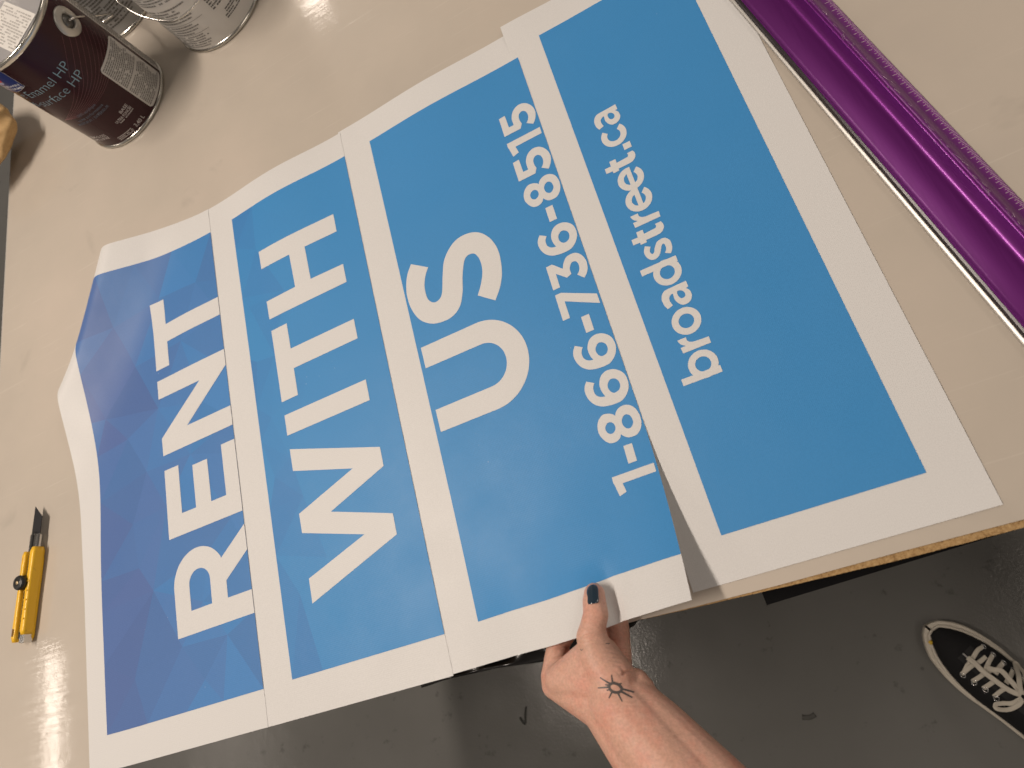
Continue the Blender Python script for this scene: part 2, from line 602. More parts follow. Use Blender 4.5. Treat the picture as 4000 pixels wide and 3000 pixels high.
mosaic(S1, -.864, S1_R - .0001, .0408, .6738, [(-770.8, 195.2), (-729.4, 115.4), (-811.5, 96.1), (-793.7, 230.7), (-697.7, 70), (-656.9, 112), (-771.2, 356.7), (-689.1, 353.8), (-803, 415.9), (-738.5, 297.2), (-801.6, 291.7), (-632.1, 248.6), (-674.8, 218.4), (-649.3, 604.3), (-686.7, 524.4), (-776.6, 520.4), (-740, 440), (-660, 420), (-720, 610), (-800, 590), (-690, 160), (-840, 460)], s1, 5, col1)
mosaic(S2, -.5715, -.3713, .0415, .6740, [(-536.1, 602.8), (-562.1, 522.9), (-561.5, 438.8), (-550.2, 354.2), (-531.7, 435.7), (-531.3, 293.3), (-557.7, 276.6), (-520, 240), (-500, 520), (-490, 380), (-500, 160), (-545, 130), (-470, 620), (-440, 300), (-430, 500)], s2, 11, col2)

# lettering -----------------------------------------------------------------
G = {}
G['5']=[(-151.4,602.4,1),(-143.2,602.9,1),(-142.7,584.1,1),(-136.0,584.0,1),(-136.3,591.9),(-134.8,598.4),(-130.5,604.6),(-123.8,607.9),(-117.1,606.9),(-111.4,602.6),(-107.2,595.1),(-105.9,586.9),(-107.6,579.9),(-110.3,575.1),(-113.0,571.9,1),(-120.5,577.7,1),(-117.6,581.1),(-115.9,585.8),(-116.3,592.0),(-118.5,595.5),(-121.9,596.9),(-125.6,594.9),(-127.4,590.8),(-127.3,585.6),(-126.2,580.5,1),(-129.3,574.4,1),(-151.2,574.4,1)]
G['3']=[(-151.5,385.8,1),(-144.1,386.1,1),(-133.8,375.4,1),(-131.3,381.2),(-126.6,386.8),(-120.2,388.3),(-114.0,386.7),(-109.0,381.1),(-106.5,373.2),(-107.1,365.0),(-109.8,359.1),(-114.1,354.3,1),(-120.5,361.3,1),(-117.1,365.1),(-115.6,369.8),(-116.0,374.8),(-118.4,377.9),(-122.3,378.0),(-125.5,374.1),(-126.7,370.4),(-126.4,365.4,1),(-132.5,363.2,1),(-143.0,373.2,1),(-143.2,355.8,1),(-151.5,355.7,1)]
G['6']=[(-147.4,284.4,1),(-139.7,279.5,1),(-142.2,275.8),(-143.0,271.7),(-142.1,266.9),(-138.4,263.2),(-133.1,261.7,1),(-135.2,268.4),(-135.2,276.2),(-131.5,283.5),(-125.5,287.1),(-119.1,287.0),(-113.6,284.6),(-108.0,278.8),(-106.0,270.8),(-107.0,263.0),(-111.3,256.1),(-118.0,251.4),(-126.6,250.6),(-134.7,251.5),(-141.4,253.8),(-147.3,258.7),(-151.0,265.7),(-152.2,273.4),(-150.8,279.5)]
G['6h']=[(-127.4,271.9),(-123.5,276.7),(-118.8,276.5),(-115.3,272.6),(-115.0,267.0),(-118.0,262.8),(-123.5,262.0),(-127.1,266.1)]
G['8u']=[(-143.3,187.9),(-140.3,191.6),(-136.6,192.0),(-133.7,189.1),(-133.3,184.2),(-136.1,180.6),(-140.0,180.1),(-143.0,183.1)]
G['8l']=[(-125.1,188.6),(-122.2,192.9),(-118.1,193.7),(-114.9,190.1),(-114.4,183.9),(-117.6,179.5),(-121.2,179.1),(-124.7,182.7)]
G['8']=[(-150.6,192.4),(-146.9,198.7),(-141.6,201.9),(-135.7,201.1),(-131.4,198.5),(-129.8,196.3,1),(-127.2,200.5),(-121.7,203.5),(-114.8,202.9),(-108.9,198.0),(-106.2,189.9),(-106.6,180.9),(-109.7,174.1),(-115.4,169.7),(-122.8,169.8),(-127.0,172.3),(-129.9,176.1,1),(-132.1,172.4),(-137.1,170.2),(-143.4,171.1),(-148.3,176.3),(-151.3,184.4)]
G['a']=[(-17.0,303.9,1),(-16.8,296.9,1),(-19.6,296.5,1),(-16.9,292.5),(-16.5,287.3),(-18.9,282.6),(-23.0,280.2),(-28.2,280.6),(-32.0,284.4),(-34.0,289.9),(-33.5,296.1,1),(-35.7,296.0),(-38.4,293.4),(-38.9,289.2),(-37.6,284.2,1),(-43.6,282.4,1),(-45.7,287.4),(-46.2,294.2),(-44.5,299.0),(-41.0,302.4),(-36.2,303.2,1)]
G['ah']=[(-28.5,296.7),(-26.0,296.7),(-23.3,294.6),(-22.2,290.8),(-23.8,288.0),(-27.2,287.8),(-29.1,290.7),(-29.5,294.4)]
G['s']=[(-42.9,359.2,1),(-37.4,356.1,1),(-39.5,352.2),(-39.7,349.3),(-38.2,347.2),(-35.9,348.6),(-33.5,353.3),(-29.4,358.2),(-23.8,359.5),(-19.7,358.2),(-16.7,353.5),(-16.7,347.6),(-18.0,343.1),(-20.6,339.4,1),(-26.1,342.5,1),(-23.8,345.4),(-22.9,349.6),(-24.0,353.1),(-26.1,352.4),(-28.4,348.3),(-31.4,343.4),(-36.0,340.5),(-41.4,341.3),(-45.0,346.1),(-45.9,351.9),(-44.9,355.5)]
G['t']=[(-53.5,468.6,1),(-53.5,461.8,1),(-46.1,461.6,1),(-46.1,458.8,1),(-39.2,458.7,1),(-39.2,461.4,1),(-27.3,461.5),(-21.5,462.5),(-17.5,466.7),(-17.0,471.6),(-18.4,474.8,1),(-24.9,474.7,1),(-24.3,471.9),(-25.8,470.0,1),(-38.9,469.3,1),(-38.8,474.6,1),(-46.0,474.8,1),(-46.2,468.3,1)]
G['r']=[(-16.4,238.8,1),(-16.6,231.9,1),(-45.2,231.9,1),(-45.6,238.3,1),(-40.2,238.4,1),(-43.6,241.1),(-45.3,243.8),(-46.0,246.9,1),(-37.2,246.8,1),(-37.2,243.4),(-35.0,240.8),(-31.1,239.5,1)]
G['S']=[(-311.8,469.4,1),(-290.5,454.5,1),(-296.9,444.6),(-301.3,430.9),(-300.9,415.0),(-295.0,406.8),(-287.3,406.7),(-281.0,413.5),(-274.3,436.3),(-267.5,454.2),(-253.4,468.6),(-237.9,473.4),(-219.7,469.4),(-205.9,454.9),(-199.5,433.3),(-201.7,407.5),(-208.6,389.3),(-219.2,374.4,1),(-238.4,389.9,1),(-230.7,402.4),(-225.1,416.3),(-224.0,429.9),(-226.4,439.6),(-230.8,444.5),(-239.0,444.6),(-244.7,437.6),(-250.4,422.1),(-255.1,403.8),(-262.9,387.2),(-275.1,378.9),(-289.4,377.8),(-303.8,381.8),(-316.8,392.7),(-324.5,410.3),(-326.6,429.6),(-324.5,444.5),(-319.6,458.3)]

def P2(l): return [(p[0] / 1000, p[1] / 1000) for p in l]
def arc(cx, cy, rx, ry, a0, a1, n=28):
    return [(cx + rx * math.cos(R(a0 + (a1 - a0) * i / n)), cy + ry * math.sin(R(a0 + (a1 - a0) * i / n))) for i in range(n + 1)]
def ring_loops(cx, cy, ro, ri, n=44):
    return [arc(cx, cy, ro, ro, 0, 360 - 360 / n, n - 1), arc(cx, cy, ri, ri, 0, 360 - 360 / n, n - 1)]
def lettering(S, items, par, name='lettering'):
    """items: list of loop lists in millimetres"""
    bm = bmesh.new()
    for k, loops in enumerate(items):
        flat_poly(bm, [P2(lp) for lp in loops], z=(k % 3) * .00003)
    slice_grid(bm, .006, .006)
    warp(bm, on(S, .00052))
    return obj(name, bm, INKWHITE, par)
def rect(x0, x1, y0, y1): return [(x0, y0), (x1, y0), (x1, y1), (x0, y1)]
def shift(lp, dy): return [(p[0], p[1] + dy) + tuple(p[2:]) for p in lp]

TP, SE = -737.3, -612.9
T_ = [(TP, 604.6), (TP, 496.8), (-712.3, 496.8), (-712.3, 534.6), (SE, 534.6), (SE, 563.1), (-712.3, 563.1), (-712.3, 604.6)]
N_ = [(TP, 480), (TP, 452.2), (-661.0, 451.6), (TP, 393.0), (TP, 367.4), (SE, 368), (SE, 395.6), (-689.9, 395.6), (SE, 455.9), (SE, 480)]
E_ = [(TP, 346.2), (TP, 251.4), (SE, 251.6), (SE, 348), (-635.8, 348), (-635.8, 279.3), (-661, 279.3), (-661.2, 337.4), (-687, 337.4), (-687, 279.5), (-711.6, 279.5), (-711.6, 346)]
R_ = [(-734.8, 125.6)] + [(-692.5 + 42.6 * math.cos(R(a)), 185 + 43.4 * math.sin(R(a))) for a in range(180, 25, -5)] + [(-654.7, 204), (SE, 234.6), (SE, 202.4), (-649.8, 175), (-650.3, 153.9), (SE, 154.0), (SE, 126.2)]
Rh = [(-709.6, 153.5), (-675.6, 153.9)] + [(-692.5 + 17.2 * math.cos(R(a)), 184.5 + 17.2 * math.sin(R(a))) for a in range(0, 181, 10)]
lettering(S1, [[T_], [N_], [E_], [R_, Rh]], s1)
C0, C1 = -531.2, -405.2
H_ = [(C0, 596.3), (C0, 568.2), (-482.2, 567.4), (-482.2, 516.8), (C0, 516.8), (C0, 489.3), (C1, 488.4), (C1, 515.8), (-456.6, 517.2), (-456.6, 567.6), (C1, 566.9), (C1, 594.9)]
T2 = [(C0, 471.8), (C0, 368.0), (-505.3, 368.3), (-505.3, 406.1), (C1, 406.1), (C1, 433.8), (-505.3, 434.5), (-505.3, 472.0)]
I_ = rect(-530.1, -405.0, 321.8, 349.3)
W_ = [(-529.5, 303.5), (-403.7, 261.3), (-403.8, 237.8), (-484.7, 209.2), (-403.8, 181.5), (-403.9, 157.3), (-529.3, 114.6), (-529.1, 143.1), (-445, 169.9), (-529.4, 197.1), (-529.6, 220.8), (-445.1, 249.1), (-529.5, 274.9)]
lettering(S2, [[H_], [T2], [I_], [W_]], s2)
U_ = [(-324.2, 357.9), (-324.0, 330.8), (-250.2, 330.6)] + [(-250.2 + 25.0 * math.sin(R(a)), 304.2 + 26.4 * math.cos(R(a))) for a in range(5, 180, 6)] + [(-250.2, 277.8), (-323.7, 277.6), (-323.5, 250.3), (-250.1, 250.4)] + [(-250.2 + 51.6 * math.sin(R(a)), 304.2 - 53.8 * math.cos(R(a))) for a in range(4, 180, 4)] + [(-250.2, 357.9)]
lettering(S3, [[U_], [outline(G['S'], 6)]], s3)
BL, CL = -107.0, -151.4
def one(d): return [(CL, 136 + d), (CL, 130 + d), (-150.6, 127.6 + d), (-148.4, 114.9 + d), (-140.5, 117.0 + d), (-142.2, 126.6 + d), (BL, 126.7 + d), (BL, 136 + d)]
def dash(d): return rect(-131.3, -122.2, 143.8 + d, 163.2 + d)
seven = [(CL, 316.8), (CL, 349.1), (-144.2, 349.2), (BL, 330.9), (BL, 319.1), (-143.1, 337.8), (-143.1, 317)]
items = [[one(0)], [dash(0)]]
eight = lambda d: [shift(outline(G['8']), d), shift(outline(G['8u']), d), shift(outline(G['8l']), d)]
six = lambda d: [shift(outline(G['6']), d), shift(outline(G['6h']), d)]
items += [eight(0), six(-42.3), six(0), [dash(149.4)], [seven], [outline(G['3'])], six(142.9), [dash(293.6)], eight(294), [shift(outline(G['5']), -68.2)], [one(427.3)], [outline(G['5'])]]
lettering(S3, items, s3)
xc, xr = -30.9, 14.7
def bowl(cy, ro=xr, ri=7.7): return ring_loops(xc, cy, ro, ri)
def cshape(cy, a0, a1):           # open ring; angles measured from the reading direction
    o = [(xc - xr * math.sin(R(a)), cy + xr * math.cos(R(a))) for a in np.linspace(a0, a1, 40)]
    i = [(xc - 7.7 * math.sin(R(a)), cy + 7.7 * math.cos(R(a))) for a in np.linspace(a1, a0, 40)]
    return o + i
al = [outline(G['a']), outline(G['ah'])]
web = [[rect(-56.0, -16.4, 200.1, 207.2)], bowl(214.3), [outline(G['r'])], bowl(263.0), al, [rect(-56.4, -17.0, 328.0, 335.0)], bowl(321.0),
       [outline(G['s'])], [shift(outline(G['t']), -96)], [shift(outline(G['r']), 152.4)],
       [cshape(414.9, 0, 318)], [rect(xc - 2.6, xc + 2.9, 402.5, 429.4)], [cshape(443.0, 0, 318)], [rect(xc - 2.6, xc + 2.9, 430.6, 457.5)],
       [outline(G['t'])], [rect(-26.0, -17.3, 480, 488)], [cshape(504.5, 47, 316)], [shift(lp, 237.7) for lp in al]]
lettering(S4, web, s4)

# ------------------------------------------------------------------ purple safety ruler
pur = mat('purple_anodised', (.17, .017, .20), .36, metal=.7, spec=.5, coat=.35, coat_rough=.2)
t = NT(pur)
brush = t.noise(scale=(900, 6, 900), sc=1.0, det=3, rot=(0, 0, R(-9.5)))
t.set('Roughness', t.ramp(brush, [(.3, .34), (.7, .44)]))
t.set('Normal', t.bump(brush, .03, .0004))
silver = mat('bare_aluminium', (.48, .465, .44), .42, metal=.9)
blackr = mat('black_rubber', (.018, .012, .016), .25)
wear = mat('scratched_bare_metal', (.62, .50, .58), .42, metal=.8)
RO, RD, RN = Vector((.136, .598, 0)), Vector((.165, -.9863, 0)), Vector((.9863, .165, 0))
def rpt(tt, ww, z): return RO + RD * tt + RN * ww + Vector((0, 0, z))
ruler = thing('safety_ruler', 'long purple anodised metal safety ruler with a raised grip lying diagonally at the right', 'ruler', tuple(rpt(.25, .036, 0)))
T0, T1 = -.40, .60
def extr(prof, m_, name, z0=.0018, smooth=True, close=True):
    bm = bmesh.new()
    ts = [T0, T1]
    A = [[bm.verts.new(rpt(tt, w_, z0 + z_)) for (w_, z_) in prof] for tt in ts]
    n = len(prof)
    for i in range(n if close else n - 1):
        j = (i + 1) % n
        bm.faces.new((A[0][i], A[0][j], A[1][j], A[1][i]))
    if close:
        bm.faces.new(A[0][::-1]); bm.faces.new(A[1])
    bmesh.ops.recalc_face_normals(bm, faces=bm.faces)
    o = obj(name, bm, m_, ruler)
    e = o.modifiers.new('edges', 'EDGE_SPLIT'); e.split_angle = R(32)
    return o
top = [(.0062, .0075), (.0070, .0084)] + [(.0075 + .0405 * k / 16, .0084 - .0055 * ss(k / 16, -.35, .62) + .0002 * k / 16 + .0100 * max(0, (k / 16 - .80) / .2) ** 2) for k in range(1, 17)]
top += [(.0486, .0142), (.0498, .0148), (.0515, .0147), (.0535, .0140), (.0555, .0126), (.0575, .0106), (.0595, .0083), (.0612, .0062), (.0640, .0040), (.0690, .0024), (.0728, .0010)]
prof = top + [(.0728, .0002), (.0640, .0010), (.0550, .0060), (.0400, .0002), (.0100, .0002), (.0062, .0015)]
extr(prof, pur, 'ruler_body')
extr([(.0030, .0005), (.0030, .0035), (.0042, .0062), (.0061, .0070), (.0061, .0008)], blackr, 'grip_strip')
extr([(0, 0), (0, .0012), (.0012, .0022), (.0029, .0026), (.0029, 0)], silver, 'cutting_edge')
bm = bmesh.new()
tt, k = T0 + .01, 0
while tt < T1 - .01:
    ln = .0078 if k % 8 == 0 else .0058 if k % 4 == 0 else .0042 if k % 2 == 0 else .0030
    zt = lambda w_: .0018 + .00018 + float(np.interp(w_, [p[0] for p in top], [p[1] for p in top]))
    ws = [.0724, .0724 - ln * .5, .0724 - ln]
    q = [rpt(tt, w_, zt(w_)) for w_ in ws] + [rpt(tt + .00042, w_, zt(w_)) for w_ in ws[::-1]]
    bm.faces.new([bm.verts.new(p) for p in q])
    tt += .00159; k += 1
obj('tick_marks', bm, mat('etched_tick', (.60, .46, .52), .6), ruler, smooth=False)
# scuffed bare strip along the ridge
bm = bmesh.new()
random.seed(12)
for k in range(260):
    t0 = random.uniform(T0, T1 - .02); w0 = random.gauss(.0530, .0016)
    ln = random.uniform(.0008, .007); a = random.uniform(-.35, .35)
    zz = .0018 + np.interp(w0, [p[0] for p in top], [p[1] for p in top]) + .00025
    dw = ln * a
    z2 = .0018 + np.interp(w0 + dw, [p[0] for p in top], [p[1] for p in top]) + .00025
    th = random.uniform(.0001, .00025)
    q = [rpt(t0, w0, zz), rpt(t0 + ln, w0 + dw, z2), rpt(t0 + ln + th, w0 + dw + th, z2), rpt(t0 + th, w0 + th, zz)]
    bm.faces.new([bm.verts.new(p) for p in q])
obj('ridge_scratches', bm, wear, ruler, smooth=False)

# ------------------------------------------------------------------ snap-off knife
yel = mat('yellow_plastic', (.86, .50, .02), .32)
t = NT(yel)
t.set('Base Color', t.ramp(t.noise(sc=60, det=4), [(.24, (.55, .27, .01)), (.36, (.86, .50, .02))]))
blk = mat('black_plastic', (.012, .012, .012), .35)
chrome = mat('polished_steel', (.66, .65, .63), .14, metal=1.0)
blade_m = mat('black_blade_steel', (.03, .03, .034), .38, metal=.5)
K0 = Vector((-1.0115, .1905, 0)); K1 = Vector((-.9745, .3655, 0))
KD = (K1 - K0).normalized(); KN = Vector((KD.y, -KD.x, 0))
def kp(x, y, z): return K0 + KD * y + KN * x + Vector((0, 0, z))
knife = thing('utility_knife', 'yellow snap-off knife with a black blade slid out, lying at the left of the table', 'knife', tuple(K0))
def kbar(x0, x1, y0, y1, z0, z1, name, m_, bev=.003, waist=0.0, par=knife):
    bm = bmesh.new()
    ys = lin(y0, y1, .006)
    prof = []
    w2, h2 = (x1 - x0) / 2, (z1 - z0) / 2
    for a in range(24):
        an = 2 * math.pi * a / 24
        ca, sa = math.cos(an), math.sin(an)
        prof.append((math.copysign(abs(ca) ** .55, ca) * w2, math.copysign(abs(sa) ** .55, sa) * h2))
    rings = []
    for y in ys:
        e = min(1, ss(y - y0, -.002, .005) * ss(y1 - y, -.002, .005) * .25 + .75)
        wv = 1 - waist * math.sin(math.pi * (y - y0) / (y1 - y0)) ** 2
        rings.append([bm.verts.new(kp((x0 + x1) / 2 + px * e * wv, y, (z0 + z1) / 2 + pz * e)) for px, pz in prof])
    for a, b in zip(rings, rings[1:]):
        for k in range(24): bm.faces.new((a[k], a[(k + 1) % 24], b[(k + 1) % 24], b[k]))
    bm.faces.new(rings[0][::-1]); bm.faces.new(rings[-1])
    bmesh.ops.recalc_face_normals(bm, faces=bm.faces)
    return obj(name, bm, m_, par)
kbar(-.0125, -.0034, .000, .122, .002, .0185, 'handle', yel, waist=.10)
hb = kbar(.0028, .0140, .010, .128, .001, .0185, 'handle', yel, waist=.12)
kbar(-.0125, .0138, .001, .118, .0005, .0070, 'handle_base', yel)
def kbox(x0, x1, y0, y1, z0, z1, name, m_, bev=.0006, par=knife):
    bm = box(bmesh.new(), (x0, y0, z0), (x1, y1, z1), bev, 1)
    for v in bm.verts: v.co = kp(v.co.x, v.co.y, v.co.z)
    bmesh.ops.recalc_face_normals(bm, faces=bm.faces)
    return obj(name, bm, m_, par, smooth=False)
kbox(-.0036, .0030, .004, .146, .0085, .0135, 'blade_channel', chrome)
kbox(-.0022, .0016, .004, .150, .0136, .0143, 'channel_slot', blk, .0001)
kbox(-.0100, .0100, .120, .147, .0062, .0118, 'metal_tip', chrome, .0015)
bm = bmesh.new()
q = [(-.0090, .146), (.0085, .146), (.0085, .171), (-.0090, .1865)]
vt = [bm.verts.new(kp(x, y, .0100)) for x, y in q]; vb = [bm.verts.new(kp(x, y, .0092)) for x, y in q]
bm.faces.new(vt[::-1]); bm.faces.new(vb)
for i in range(4): bm.faces.new((vt[i], vt[(i + 1) % 4], vb[(i + 1) % 4], vb[i]))
bmesh.ops.recalc_face_normals(bm, faces=bm.faces)
obj('blade', bm, blade_m, knife, smooth=False)
bm = lathe(bmesh.new(), [(.0001, .0262), (.0028, .0262), (.0030, .0256), (.0062, .0262), (.0092, .0256), (.0102, .0236), (.0102, .0180), (.0060, .0150)], 36)
for v in bm.verts: v.co = kp(v.co.x - .0012, v.co.y + .079, v.co.z)
knob = obj('slider_knob', bm, blk, knife)
bm = lathe(bmesh.new(), [(.0001, .0268), (.0024, .0267), (.0026, .0260)], 20)
for v in bm.verts: v.co = kp(v.co.x - .0012, v.co.y + .079, v.co.z)
bmesh.ops.recalc_face_normals(bm, faces=bm.faces)
obj('knob_screw', bm, mat('dull_brass', (.55, .42, .25), .4, metal=.7), knob)
for k in range(5):
    kbox(.0060, .0115, .030 + k * .0125, .0318 + k * .0125, .0183, .0196, 'grip_rib', yel, .0005)
kbox(.0030, .0125, -.001, .0115, .003, .0165, 'end_clip', chrome, .0012)
kbox(-.0098, -.0066, .008, .018, .0180, .0191, 'lanyard_hole', mat('hole_shadow_brown', (.16, .075, .006), .7), .0003)

# ------------------------------------------------------------------ kraft paper at the left edge
kr = mat('kraft_paper', (.50, .33, .155), .75, spec=.25)
t = NT(kr)
t.set('Base Color', t.ramp(t.noise(scale=(1, 8, 8), sc=30, det=4), [(.3, (.45, .29, .13)), (.7, (.54, .36, .175))]))
t.set('Normal', t.bump(t.noise(sc=45, det=3), .25, .004))
bm = bmesh.new()
bmesh.ops.create_icosphere(bm, subdivisions=5, radius=1.0)
from mathutils import noise as mnoise
for v in bm.verts:
    d = v.co.normalized()
    f1 = mnoise.noise(d * 1.7 + Vector((3, 1, 2))); f2 = abs(mnoise.noise(d * 2.0 + Vector((8, 2, 1)))); f3 = mnoise.noise(d * 9)
    r_ = 1 + .16 * f1 - .12 * f2 + .008 * f3
    v.co = Vector((-1.082, 1.082, .049)) + Vector((d.x * .098 * r_, d.y * .085 * r_, max(d.z * .034 * r_, -.0485)))
kp_ = obj('kraft_paper', bm, kr)
tag(kp_, 'crumpled brown kraft paper poking in at the left beside the maroon can', 'paper')

# ------------------------------------------------------------------ paint cans
tin = mat('tinplate', (.60, .58, .53), .22, metal=1.0)
tin_dull = mat('dull_tinplate', (.52, .505, .465), .36, metal=.9)
maroon = mat('maroon_label', (.034, .0060, .0095), .25, spec=.32)
paperw = mat('printed_white_label', (.62, .60, .57), .33)
greyw = mat('printed_grey_label', (.36, .36, .36), .3)
inkd = mat('dark_print', (.10, .095, .09), .45)
inkm = mat('mid_grey_print', (.20, .19, .18), .45)
inkb = mat('pale_blue_print', (.27, .42, .50), .4)
inkdb = mat('dim_blue_print', (.10, .13, .18), .4)
inkp = mat('pale_print', (.50, .46, .45), .4)
inkr = mat('rose_line_print', (.16, .045, .055), .35)
navy = mat('navy_print', (.010, .026, .16), .3)
red = mat('red_print', (.55, .05, .06), .35)

def cyl_wrap(c, r):
    def fn(u, v, z):
        a = u / .0845                       # arc length on the can wall -> angle
        return Vector((c[0] + (r + z) * math.cos(a), c[1] + (r + z) * math.sin(a), c[2] + v))
    return fn
def A(deg): return R(deg) * .0845
def decal(c, r, build, m_, par, name, du=.004):
    bm = bmesh.new()
    build(bm)
    slice_grid(bm, du, 0)
    warp(bm, cyl_wrap(c, r))
    return obj(name, bm, m_, par)
def rrect(a0, a1, z0, z1, rad=.006, n=5):
    x0, x1 = A(a0), A(a1)
    out = []
    for cx, cy, s in ((x1 - rad, z0 + rad, -90), (x1 - rad, z1 - rad, 0), (x0 + rad, z1 - rad, 90), (x0 + rad, z0 + rad, 180)):
        for k in range(n + 1):
            a = R(s + 90 * k / n)
            out.append((cx + rad * math.cos(a), cy + rad * math.sin(a)))
    return out
def text_rows(bm, a0, a1, z1, z0, pitch, h, seed, fill=.93, ragged=.15, word=(.0012, .006), z=0.0):
    """rows of small print: word-length dashes"""
    rnd = random.Random(seed)
    zz = z1
    while zz > z0:
        x, end = A(a0), A(a1) - (A(a1) - A(a0)) * rnd.uniform(0, ragged)
        while x < end:
            w_ = min(rnd.uniform(*word), end - x)
            if rnd.random() < fill and w_ > .0004:
                flat_poly(bm, [[(x, zz - h), (x + w_, zz - h), (x + w_, zz), (x, zz)]], z)
            x += w_ + .0007
        zz -= pitch
    return bm

def paint_can(c, label, mbody, ears, hgt=.1920, bail=None):
    c = Vector((c[0], c[1], 0.0))
    t_ = thing('paint_can', label, 'paint can', tuple(c), 'paint cans standing at the far left of the table')
    obj('can_body', lathe(bmesh.new(), [(.0838, .006), (.0838, hgt + .0035)], 128, c), mbody, t_)
    obj('bottom_rim', lathe(bmesh.new(), [(.0805, .0012), (.0835, .0002), (.0858, .0010), (.0864, .0030), (.0856, .0052), (.0838, .0064)], 128, c), tin, t_)
    obj('top_rim', lathe(bmesh.new(), [(.0838, hgt + .0025), (.0850, hgt + .0040), (.0860, hgt + .0062), (.0863, hgt + .0085), (.0856, hgt + .0108), (.0843, hgt + .0116), (.0830, hgt + .0108), (.0820, hgt + .0085), (.0806, hgt + .0078), (.0796, hgt + .0086), (.0786, hgt + .0098), (.0776, hgt + .0092), (.0766, hgt + .0060), (.0758, hgt + .0030)], 128, c), tin, t_)
    lid = obj('lid', lathe(bmesh.new(), [(.0760, hgt + .0036), (.0740, hgt + .0020), (.0720, hgt + .0012), (.0600, hgt + .0014), (.0001, hgt + .0016)], 96, c), mat('pale_lid_metal', (.50, .49, .50), .42, metal=.6), t_)
    for a in ears:
        d = Vector((math.cos(R(a)), math.sin(R(a)), 0)); s = Vector((-d.y, d.x, 0))
        o_ = c + d * .0836 + Vector((0, 0, .165))
        bm = lathe(bmesh.new(), [(.0210, .0000), (.0206, .0018), (.0190, .0026), (.0150, .0030), (.0118, .0040), (.0106, .0036), (.0100, .0010), (.0098, .0004)], 48)
        for v in bm.verts:
            q = v.co.copy(); lat = q.x
            v.co = o_ + s * q.x + Vector((0, 0, 1)) * q.y + d * (q.z - lat * lat / (2 * .0845))
        bmesh.ops.recalc_face_normals(bm, faces=bm.faces)
        ear = obj('bail_ear', bm, tin_dull, t_)
        bm = lathe(bmesh.new(), [(.0100, .0006), (.0072, .0004), (.0066, .0022), (.0040, .0030), (.0001, .0031)], 36)
        for v in bm.verts:
            q = v.co.copy()
            v.co = o_ + s * (q.x) + Vector((0, 0, 1)) * (q.y - .001) + d * (q.z)
        bmesh.ops.recalc_face_normals(bm, faces=bm.faces)
        obj('ear_socket', bm, mat('dark_socket_metal', (.14, .135, .125), .35, metal=.8), ear)
    if bail:
        obj('wire_handle', tube(bmesh.new(), smooth_path(bail, 10), .0016, 10), mat('galvanised_wire', (.70, .68, .64), .22, metal=1.0), t_)
    return t_, lid, c

can1, lid1, c1 = paint_can((-.7592, 1.0188), 'maroon paint can with pale blue lettering, standing nearest the left corner', maroon, (-17, 163),
    bail=[(-.6755, .9930, .1655), (-.6690, .9985, .1610), (-.6790, 1.033, .136), (-.7000, 1.093, .094), (-.7230, 1.157, .050), (-.7420, 1.172, .040), (-.775, 1.168, .045), (-.810, 1.13, .085), (-.838, 1.08, .13), (-.8440, 1.046, .165)])
RB = .0838
rl = RB + .00025
# white text label and the white back of the can
decal(c1, rl, lambda bm: flat_poly(bm, [rrect(-42.4, 4.2, .0085, .1020)]), paperw, can1, 'printed_label')
decal(c1, rl, lambda bm: flat_poly(bm, [[(A(9.5), .0066), (A(170), .0066), (A(170), .186), (A(9.5), .186)]]), paperw, can1, 'back_label')
def rows1(bm):
    text_rows(bm, -40.5, 2.5, .0985, .0560, .0031, .0019, 1)
    text_rows(bm, -40.5, 2.5, .0520, .0120, .0031, .0019, 2)
decal(c1, rl + .0002, rows1, inkm, can1, 'fine_print')
decal(c1, rl + .0002, lambda bm: text_rows(bm, 12, 165, .183, .010, .0040, .0024, 3), inkm, can1, 'fine_print')
def tx(bm, body, a0, a1, z0, z1, wgt=0.0): return text_mesh(bm, body, (A(a0), z0, A(a1), z1), 0, wgt)
def big1(bm):
    tx(bm, 'e Enamel HP', -126.5, -54.5, .1385, .1530, -.018)
    tx(bm, 'Multi-surface HP', -152, -53.5, .1172, .1317, -.018)
decal(c1, rl, big1, inkb, can1, 'product_lettering', .003)
def small1(bm):
    tx(bm, '100% acrylique', -101, -74, .0790, .0838)
    tx(bm, 'haute performance', -107, -69.5, .0712, .0760)
    tx(bm, 'INTÉRIEUR / EXTÉRIEUR', -113, -67, .0638, .0682)
decal(c1, rl, small1, inkdb, can1, 'small_lettering', .003)
def base1(bm):
    tx(bm, 'BASE', -67, -55, .0428, .0478, .012)
    tx(bm, 'ULTRA FONCÉE', -79.5, -54.6, .0362, .0410, .012)
    tx(bm, '3,40 L', -70, -55, .0112, .0180, .012)
    tx(bm, 'SEMI-GLOSS', -127, -102.5, .0292, .0345, .012)
    tx(bm, 'SEMI-LUSTRÉ', -127.5, -102.5, .0225, .0275, .012)
    text_rows(bm, -76.5, -54.6, .0345, .0335, .003, .0016, 5, ragged=.02, word=(.001, .003))
    text_rows(bm, -96, -74, .0175, .0115, .0028, .0017, 6, ragged=.05, word=(.001, .003))
decal(c1, rl, base1, inkp, can1, 'small_lettering', .003)
